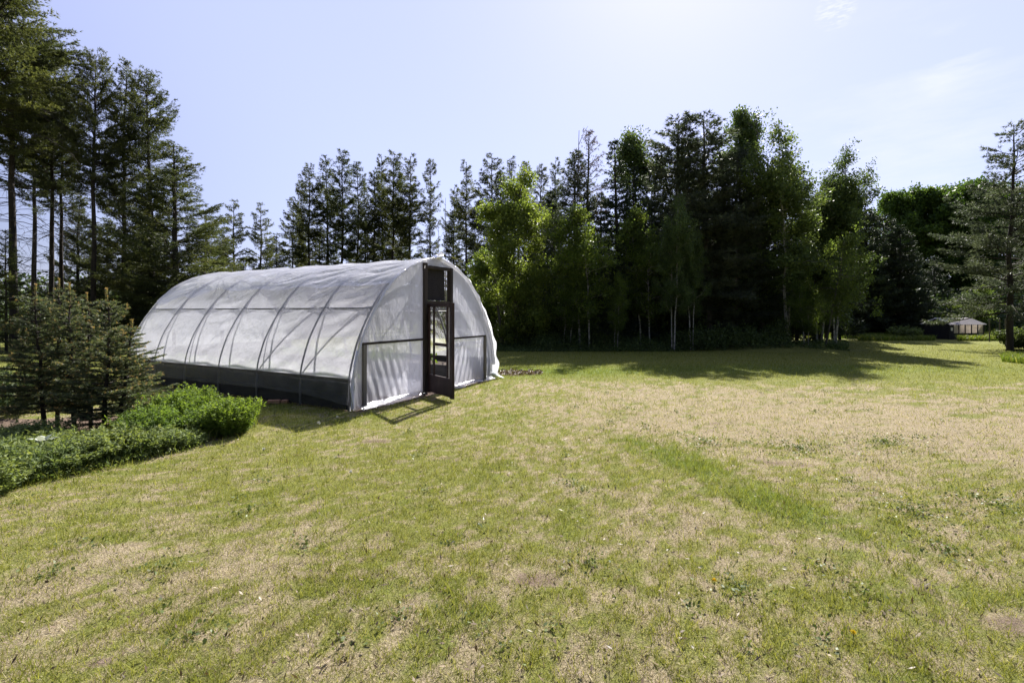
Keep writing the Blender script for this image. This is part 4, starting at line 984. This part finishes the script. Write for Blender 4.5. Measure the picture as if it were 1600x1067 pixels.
mb = MB(); mb.grid(np.stack([U, V_, .035 + .03 * fbm(U * 3, V_ * 3, 7)], -1)); mb.obj('bounce_sheet', M['film_hem'], gh, True)  # added pale sheet, bounces light up to brighten the film from inside
# crumpled film and sill at the foot of the end wall
xs = np.linspace(-2.1, LP - .06, 50); V = np.linspace(0, 1, 8); XX, VV = np.meshgrid(xs, V, indexing='ij')
mb = MB(); mb.grid(np.stack([XX, -.05 - VV * (.10 + .10 * fbm(XX * 3, XX * 0, 8)), .012 + .06 * (1 - VV) + .035 * fbm(XX * 7, VV * 3, 4) * (1 - VV * .6)], -1)); mb.obj('film_apron', M['film_low'], gh, True)
xs = np.linspace(RP + .1, 2.15, 40); XX, VV = np.meshgrid(xs, V, indexing='ij')
mb = MB(); mb.grid(np.stack([XX, -.05 - VV * (.05 + .10 * fbm(XX * 3, XX * 0, 18)), .012 + .05 * (1 - VV) + .03 * fbm(XX * 7, VV * 3, 4) * (1 - VV * .6)], -1)); mb.obj('film_apron', M['film_low'], gh, True)

def gh_world(u, v):
    c, s = math.cos(GH_A), math.sin(GH_A); return GH_C[0] + u * c - v * s, GH_C[1] + u * s + v * c
# small things round the greenhouse
def lump(name, mat, loc, size, seed, label, cat, group=None, rz=0):
    th = np.linspace(0, 2 * math.pi, 15); ph = np.linspace(0, math.pi, 9); TH, PH = np.meshgrid(th, ph, indexing='ij')
    rk = .85 + .4 * fbm(np.cos(TH) * 1.5 + 9, np.cos(PH) * 2 + np.sin(TH), seed)
    K = np.stack([size[0] * rk * np.cos(TH) * np.sin(PH), size[1] * rk * np.sin(TH) * np.sin(PH), size[2] * rk * np.cos(PH)], -1); K[-1] = K[0]
    mb = MB(); mb.grid(K); o = mb.obj(name, M[mat], smooth=True); o.location = loc; o.rotation_euler = (0, 0, rz); tag(o, label, cat, group); return o
bx_, by_ = ground_pt(428, 631)
mb = MB(); mb.box((0, 0, .035), (.10, .05, .035), bev=.008); mb.box((.17, .03, .03), (.055, .05, .03), bev=.008); o = mb.obj('brick', M['brick']); o.location = (bx_, by_, .0); o.rotation_euler = (0, 0, .2)
tag(o, 'broken orange brick lying in the grass along the shaded greenhouse side', 'brick')
px_, py_ = gh_world(2.28, .02)
mb = MB(); U, V_ = np.meshgrid(np.linspace(0, 1, 14), np.linspace(0, 1, 14), indexing='ij')
mb.grid(np.stack([U * .34 - .02, (V_ - .5) * .3 * (1 - U * .7), .02 + .16 * (1 - U) * (.6 + .5 * fbm(U * 4, V_ * 4, 6))], -1)); o = mb.obj('tarp_corner', M['green_tarp'], smooth=True); o.location = (px_ - .02, py_, 0); o.rotation_euler = (0, 0, -.3)
tag(o, 'scrap of dark green tarp tucked under the right front corner of the greenhouse', 'tarp')
sx_, sy_ = ground_pt(713, 606); lump('paving_stone', 'stone', (sx_, sy_, .01), (.22, .14, .035), 3, 'flat grey stone on the ground just right of the open door', 'stone', rz=.8)
# mulch circle chips
rg = np.random.RandomState(15); nchip = 700; a = rg.rand(nchip) * 6.283; q = np.sqrt(rg.rand(nchip))
x = MULCH[0] - .1 + .8 * q * np.cos(a); y = MULCH[1] + .1 + .38 * q * np.sin(a)
mb = MB(); mb.leaves(np.stack([x, y, .02 + .03 * rg.rand(nchip)], -1), .07, .04, rg, bias=(0, 0, 2)); o = mb.obj('mulch', [M['dry_needles']]); tag(o, 'brown bark chips on the oval bare bed right of the greenhouse', 'mulch', kind='stuff')

# ------------------------------------------------------------------ small spruces on the left
def young_spruce(seed, H, Rad, clear):
    rng = np.random.RandomState(seed); root = empty('spruce_tree'); tb = MB(); cb = MB()
    tl = wobble_line(rng, (0, 0, -.05), (rng.uniform(-.06, .06), 0, H), 12, .012); tt = np.linspace(0, 1, 12)
    tb.tube(tl, .026 * (1 - tt) + .006, 8)
    P = []; D = []; Q = []
    def brush(line, rnd):
        L_ = np.linalg.norm(np.diff(line, axis=0), axis=1).sum(); k_ = max(6, int(L_ / .0022)); s = np.linspace(0, 1, len(line)); c = rng.rand(k_)
        p = np.stack([np.interp(c, s, line[:, i]) for i in range(3)], -1); d = unit((line[-1] - line[0])[None]); a, b = frame(d); th = rng.rand(k_, 1) * 6.283
        P.append(p); D.append(unit(d * .75 + a * np.cos(th) + b * np.sin(th) + np.array([[0, 0, .25]]))); Q.append(np.where(c > .82, rnd + .35 * (rng.rand() < .6), rnd * .75))
    hs = np.arange(clear * H, H * .97, .072)
    for h in hs:
        t = (h / H); nb = rng.randint(4, 7); a0 = rng.rand() * 6.283
        for b_ in range(nb):
            if rng.rand() < .16: continue
            az = a0 + b_ * 6.283 / nb + rng.normal(0, .2); L = Rad * max(.10, (1 - t) ** .7 * min(1, .45 + t * 1.6) * (1 + rng.uniform(-.5, .3))); hor = np.array([math.cos(az), math.sin(az), 0])
            el = -.10 + .55 * t + rng.normal(0, .08); s = np.linspace(0, 1, 5); o = np.array([np.interp(t, tt, tl[:, j]) for j in range(3)])
            line = o + hor * (L * s)[:, None] + np.array([0, 0, 1]) * (L * s * math.sin(el) + .10 * L * s ** 2)[:, None]; tb.tube(line, .008 * (1 - s * .7), 4)
            brush(line[1:], rng.uniform(.3, .6)); side = np.array([-hor[1], hor[0], 0])
            for q in range(int(L / .032)):
                c = rng.uniform(.22, .97); p0 = np.array([np.interp(c, s, line[:, j]) for j in range(3)]); sg = rng.choice([-1, 1])
                l2 = (.05 + .40 * L * (1.05 - c)) * rng.uniform(.7, 1.1); dd = unit((hor * .8 + side * sg * rng.uniform(.5, 1.1) + [0, 0, rng.uniform(-.1, .25)])[None])[0]
                ln = np.stack([p0, p0 + dd * l2 * .5, p0 + dd * l2 + [0, 0, .08 * l2]]); tb.tube(ln, [.0035, .003, .002], 3); brush(ln, rng.uniform(.3, .7))
    ln = np.stack([tl[-2], tl[-1], tl[-1] + [0, 0, .09]]); brush(ln, .8); Q[-1] = np.full(len(Q[-1]), .95); brush(ln, .9)
    P = np.concatenate(P); D = np.concatenate(D); Q = np.clip(np.concatenate(Q), 0, .97)
    cb.needles(P, D, 1, .027, .0068, .25, rng, Q)
    tb.obj('trunk', M['bark'], root, True); cb.obj('crown', M['spruce'], root); return root
SPR = [young_spruce(31, 1.95, .76, .16), young_spruce(32, 1.80, .64, .20), young_spruce(33, 1.95, .72, .14)]
GS = 'young spruces growing in the bed on the left'
sp = [(70, 6.55, 446, 0, 1.05, 'leftmost full height young spruce, its boughs nearly reaching the left edge'),
      (90, 6.85, 437, 2, .9, 'young spruce with the tallest bushy tip, second stem from the left in the clump'),
      (117, 6.45, 444, 1, .9, 'young spruce with one thin upright leader in the middle of the clump'),
      (142, 6.8, 460, 1, .9, 'thin young spruce stem just left of the rightmost pair'),
      (163, 6.35, 452, 0, 1.0, 'young spruce with a tall single tip right of the middle of the clump'),
      (188, 6.5, 500, 2, 1.05, 'rightmost young spruce, broad boughs overlapping the end of the greenhouse')]
u_ = set()
for i, (px, d, ty, k, spd, lab) in enumerate(sp):
    p = SPR[k]; o = p if k not in u_ else copy_tree(p); u_.add(k); H = Z(ty, d); s = H / (1.95, 1.80, 1.95)[k] 
    o.location = (X(px, d), d, -.02); o.scale = (spd * .98, spd * .98, s * .97); o.rotation_euler = (0, 0, i * 1.9 + .4); tag(o, lab, 'spruce', GS)

# ------------------------------------------------------------------ herbs in the bed
def herb(name, seed, H, Rad, nst, mat, ln, wd, dens):
    rng = np.random.RandomState(seed); root = empty(name); tb = MB(); cb = MB(); P = []; A = []; Q = []
    for i in range(nst):
        a = rng.rand() * 6.283; q = math.sqrt(rng.rand()); b0 = np.array([math.cos(a), math.sin(a), 0]) * Rad * .55 * q
        L = H * rng.uniform(.65, 1.1) * (1 - .25 * q); out_ = np.array([math.cos(a), math.sin(a), 0]) * Rad * .55 * q + rng.normal(0, .03, 3); s = np.linspace(0, 1, 5)
        line = b0 + out_ * (s ** 1.4)[:, None] + np.array([0, 0, 1]) * (L * s)[:, None]; tb.tube(line, .0035 * (1 - s * .6), 3)
        m = int(dens * L / .02); c = rng.uniform(.15, 1, m); p = np.stack([np.interp(c, s, line[:, j]) for j in range(3)], -1); ph = rng.rand(m) * 6.283
        ax = np.stack([np.cos(ph), np.sin(ph), rng.uniform(-.1, .7, m)], -1); P.append(p + ax * ln * .25 * rng.rand(m, 1)); A.append(ax); Q.append(np.clip(.15 + .6 * c + rng.normal(0, .15, m), 0, 1))
    cb.leaves(np.concatenate(P), ln, wd, rng, np.concatenate(Q), bias=(0, 0, 1.2), axis=np.concatenate(A))
    tb.obj('stems', M['stem'], root); cb.obj('foliage', M[mat], root); return root
HB = {'tall': herb('leafy_herb', 51, .46, .36, 230, 'herb', .034, .015, 3.6), 'tall2': herb('leafy_herb', 52, .44, .34, 210, 'herb', .038, .017, 3.6),
      'low': herb('low_herb', 53, .34, .33, 190, 'herb_low', .036, .017, 3.2), 'low2': herb('low_herb', 54, .30, .30, 150, 'herb_low', .05, .014, 2.6)}
GT = 'bright leafy herbs at the end of the bed'; GLO = 'low leafy herbs along the front of the bed'
pl = [('tall', 232, 690, 1.0, 'bright green herb clump in front of the rightmost young spruce', GT), ('tall2', 272, 668, 1.0, 'tallest bright herb clump, right beside the tips of the spruce boughs', GT),
      ('tall', 318, 672, .95, 'bright herb clump left of the last round one at the end of the bed', GT), ('tall2', 362, 678, 1.0, 'rounded bright herb clump at the very end of the bed', GT),
      ('tall2', 222, 655, .85, 'bright herb clump partly under the right hand spruce boughs', GT), ('tall', 345, 658, .85, 'bright herb clump at the back of the bed end, nearest the greenhouse', GT), ('tall', 300, 655, .9, 'bright herb clump against the shaded greenhouse side', GT)]
lows = [(20, 758, 1.1), (70, 742, 1.1), (118, 728, 1.05), (160, 722, .95), (-30, 775, 1.1), (40, 725, 1.1), (95, 710, 1.0), (140, 703, .95), (190, 712, .9), (5, 720, 1.1), (275, 700, .75), (310, 692, .7), (-60, 740, 1.1), (178, 696, .85), (-20, 705, 1.1), (-95, 790, 1.1),
        (60, 700, 1.0), (20, 695, 1.0), (0, 745, 1.05), (245, 706, .8)]
us = set()
def plant(k, px, py, s, lab, grp, i):
    p = HB[k]; o = p if k not in us else copy_tree(p); us.add(k); x_, y_ = ground_pt(px, py)
    o.location = (x_, y_, -.01); o.scale = (s, s, s * (1 + .25 * math.sin(i * 2.3))); o.rotation_euler = (0, 0, i * 1.3); tag(o, lab, 'plant', grp)
for i, (k, px, py, s, lab, grp) in enumerate(pl): plant(k, px, py, s, lab, grp, i)
for i, (px, py, s) in enumerate(lows): plant('low' if i % 2 == 0 else 'low2', px, py, s * (.55 + .7 * ((i * 37) % 11) / 10), 'low grey green herb clump in the row along the front edge of the bed', GLO, i)
rg = np.random.RandomState(77)
ux = rg.uniform(-5.6, -2.9, 9000); uy = rg.uniform(5.4, 7.6, 9000); k_ = in_poly(ux, uy, BED); ux, uy = ux[k_], uy[k_]
grass_stuff('bed_undergrowth', 'thin grass and weeds growing under the young spruces in the bed', np.stack([ux, uy, 0 * ux], -1), .06, .2, 19, .008)
ex = []
for k in range(900):
    t_ = rg.rand() * 5; i_ = int(t_); a_p = BED[i_]; b_p = BED[i_ + 1]; f_ = t_ - i_
    ex.append((a_p[0] * (1 - f_) + b_p[0] * f_ + rg.normal(0, .09), a_p[1] * (1 - f_) + b_p[1] * f_ + rg.normal(0, .09), 0))
grass_stuff('edge_grass', 'ragged longer grass and seedlings along the edge of the bed', np.array(ex), .05, .16, 9, .007)
x_ = np.array([e[0] for e in ex]); y_ = np.array([e[1] for e in ex])
mb = MB(); pe = np.stack([np.repeat(x_, 5) + rg.normal(0, .04, 4500), np.repeat(y_, 5) + rg.normal(0, .04, 4500), .01 + .07 * rg.rand(4500)], -1)
mb.leaves(pe, .035, .018, rg); o = mb.obj('bed_edge_seedlings', M['herb_low']); tag(o, 'scattered small seedlings on the bare soil at the edge of the bed', 'seedlings', kind='stuff')
def pale_plant(px, py, n_, s, label, seed):
    rg = np.random.RandomState(seed); mb = MB(); x_, y_ = ground_pt(px, py)
    for i in range(n_):
        a = i * 2.4; el = rg.uniform(.2, 1.1); d = np.array([math.cos(a) * math.cos(el), math.sin(a) * math.cos(el), math.sin(el)]); L = s * rg.uniform(.6, 1); sd_ = np.array([-math.sin(a), math.cos(a), 0]) * s * .16
        c = np.array([0, 0, s * .5]); pts_ = [c + d * L * t + [0, 0, -.35 * L * t * t] for t in (0, .3, .65, 1)]; w_ = (.4, 1, .8, .05)
        G_ = np.array([[p - sd_ * w, p + [0, 0, -.01 * s], p + sd_ * w] for p, w in zip(pts_, w_)]); mb.grid(G_, rg.rand())
    o = mb.obj('pale_plant', M['pale_leaf'], smooth=True); o.location = (x_, y_, 0); tag(o, label, 'plant'); return o
o = pale_plant(66, 724, 14, .20, 'plant with large whitish leaves standing among the low herbs near the left edge', 3); o.location.z = .12
pale_plant(262, 700, 9, .12, 'small whitish leaved plant at the foot of the bright herbs', 4)

# ------------------------------------------------------------------ dandelions
GD = 'dandelions in the lawn'
def dandelion(px, py, white, label, h=.03, r=.013):
    x_, y_ = ground_pt(px, py); root = empty('dandelion', (x_, y_, 0)); rg = np.random.RandomState(px)
    mb = MB(); mb.tube([(0, 0, 0), (.004, 0, h * .6), (0, .004, h)], .0022, 5); mb.obj('stem', M['stem'], root, True)
    mb = MB(); n_ = 70; d = unit(rg.normal(0, 1, (n_, 3)) * [1, 1, .5 if not white else 1] + [0, 0, .5 if not white else 0])
    mb.needles(np.repeat([[0, 0, h]], n_, 0), d, 3, r, .006, .15, rg); mb.obj('flower_head', M['fluff' if white else 'yellow'], root); tag(root, label, 'dandelion', GD)
for a in ((1333, 997, 0, 'yellow dandelion in the right foreground, nearest the bottom of the photo'), (1116, 914, 0, 'yellow dandelion low in the lawn, left of the nearest one'),
          (498, 672, 1, 'white dandelion clock at the edge of the greenhouse shadow, left of the other', .10, .02), (527, 664, 1, 'white dandelion clock nearer the greenhouse corner', .12, .016),
          (548, 742, 1, 'white seed head in the lawn below the greenhouse corner', .035, .014), (412, 706, 1, 'white seed head at the end of the bed by the bright herbs', .035, .014)):
    dandelion(*a)

# ------------------------------------------------------------------ coop on the right
cx, cy = X(1487, 28), 28.0
coop = empty('chicken_coop', (cx, cy, 0), R(10)); tag(coop, 'low chicken coop with pale side panels and a pitched translucent roof, by the tall grass', 'coop')
LN, WD, EV, PK = 2.25, 1.6, .90, 1.27
# gable front faces the camera's left; side runs to the right
def cpart(name, mat, fn, par=coop): mb = MB(); fn(mb); return mb.obj(name, M[mat], par)
def gable(mb):
    t = .03
    for y0 in (0, ):
        v = [(-0, -.0, 0), (-0, WD, 0), (-0, WD, EV), (-0, WD / 2, PK - .02), (-0, 0, EV)]
        V_ = [(x_ - t, y_, z_) for x_, y_, z_ in v] + [(x_ + t, y_, z_) for x_, y_, z_ in v]
        mb.add(V_, [[0, 1, 2, 4], [9, 7, 6, 5]]); mb.add(V_, [[4, 2, 3], [8, 7, 9]]); mb.add(V_, [[i, i + 5, (i + 1) % 5 + 5, (i + 1) % 5] for i in range(5)])
go = cpart('gable_wall', 'shed_dark', gable); go.location.x = 0
go.rotation_euler = (0, 0, 0)
go2 = go.copy(); COL.objects.link(go2); go2.parent = coop; go2.location.x = LN
cpart('front_boards', 'shed_dark', lambda m: [m.box((-.05 - .34 * i, -.02, .45), (.16, .02, .45)) for i in range(1)])
cpart('pale_opening', 'opening_white', lambda m: m.box((-.06, -.052, .62), (.06, .01, .09)))  # pale plate stands in for the light opening in the dark front
for i in range(5):
    w_ = LN / 5; cpart('side_panel', 'shed_film', lambda m: m.box((.03 + w_ * (i + .5), 0, .62), (w_ / 2 - .03, .012, .24)))
    cpart('side_panel', 'shed_panel' if i in (4,) else 'knee_board', lambda m: m.box((.03 + w_ * (i + .5), 0, .19), (w_ / 2 - .03, .012, .16)))
cpart('frame', 'shed_dark', lambda m: [m.box((.03 + LN / 5 * i, -.018, .45), (.025, .02, .45)) for i in range(6)] + [m.box((LN / 2, -.022, .36), (LN / 2, .016, .018)), m.box((LN / 2, -.022, .885), (LN / 2, .016, .018))])
cpart('back_wall', 'shed_sheet', lambda m: m.box((LN / 2, WD, .45), (LN / 2, .006, .45)))
def roof(mb, s):
    n_ = 60; xs = np.linspace(-.24, LN + .12, n_); e = (-.12, EV - .02) if s < 0 else (WD + .12, EV - .02)
    A = np.stack([xs, np.full(n_, e[0]), e[1] + .012 * np.cos(xs * 40)], -1); B = np.stack([xs, np.full(n_, WD / 2), PK + .012 * np.cos(xs * 40)], -1)
    mb.grid(np.stack([A, B], 1))
cpart('roof', 'shed_sheet', lambda m: roof(m, -1)); cpart('roof', 'shed_sheet', lambda m: roof(m, 1))  # roof sheets made translucent so light reaches the panels below
# fence posts and wire right of the coop
GF = 'thin posts of the wire fence right of the coop'
for i, (px, d, lab) in enumerate(((1546, 26, 'thin fence post at the right end of the coop'), (1562, 25.5, 'thin fence post midway between coop and right hand pine'), (1571, 25, 'thin fence post nearest the right hand pine'))):
    mb = MB(); mb.tube([(0, 0, -.1), (.01, 0, .6), (0, 0, 1.25)], [.03, .028, .026], 7, cap=True); o = mb.obj('fence_post', M['bark_grey'], smooth=True); o.location = (X(px, d), d, 0); tag(o, lab, 'fence post', GF)
# bush at the foot of the right hand pine
b_ = herb('bush', 61, 1.0, .9, 160, 'poplar', .09, .06, 1.4); b_.location = (X(1600, 20.5), 20.5, 0); tag(b_, 'dark leafy bush at the foot of the right hand pine', 'bush')
b2 = herb('bush', 62, .8, .8, 140, 'poplar', .08, .05, 1.4); b2.location = (X(1425, 28), 28.5, 0); tag(b2, 'small leafy sapling left of the coop in front of the dark conifers', 'bush')
b3 = herb('bush', 63, .8, .9, 150, 'thicket', .05, .03, 2.0); b3.location = (X(-5, 7.6), 7.6, 0); tag(b3, 'dark leafy bush in shade at the left edge behind the young spruces', 'bush')
print('objects', len(bpy.data.objects), 'unique faces', sum(len(m.polygons) for m in bpy.data.meshes))
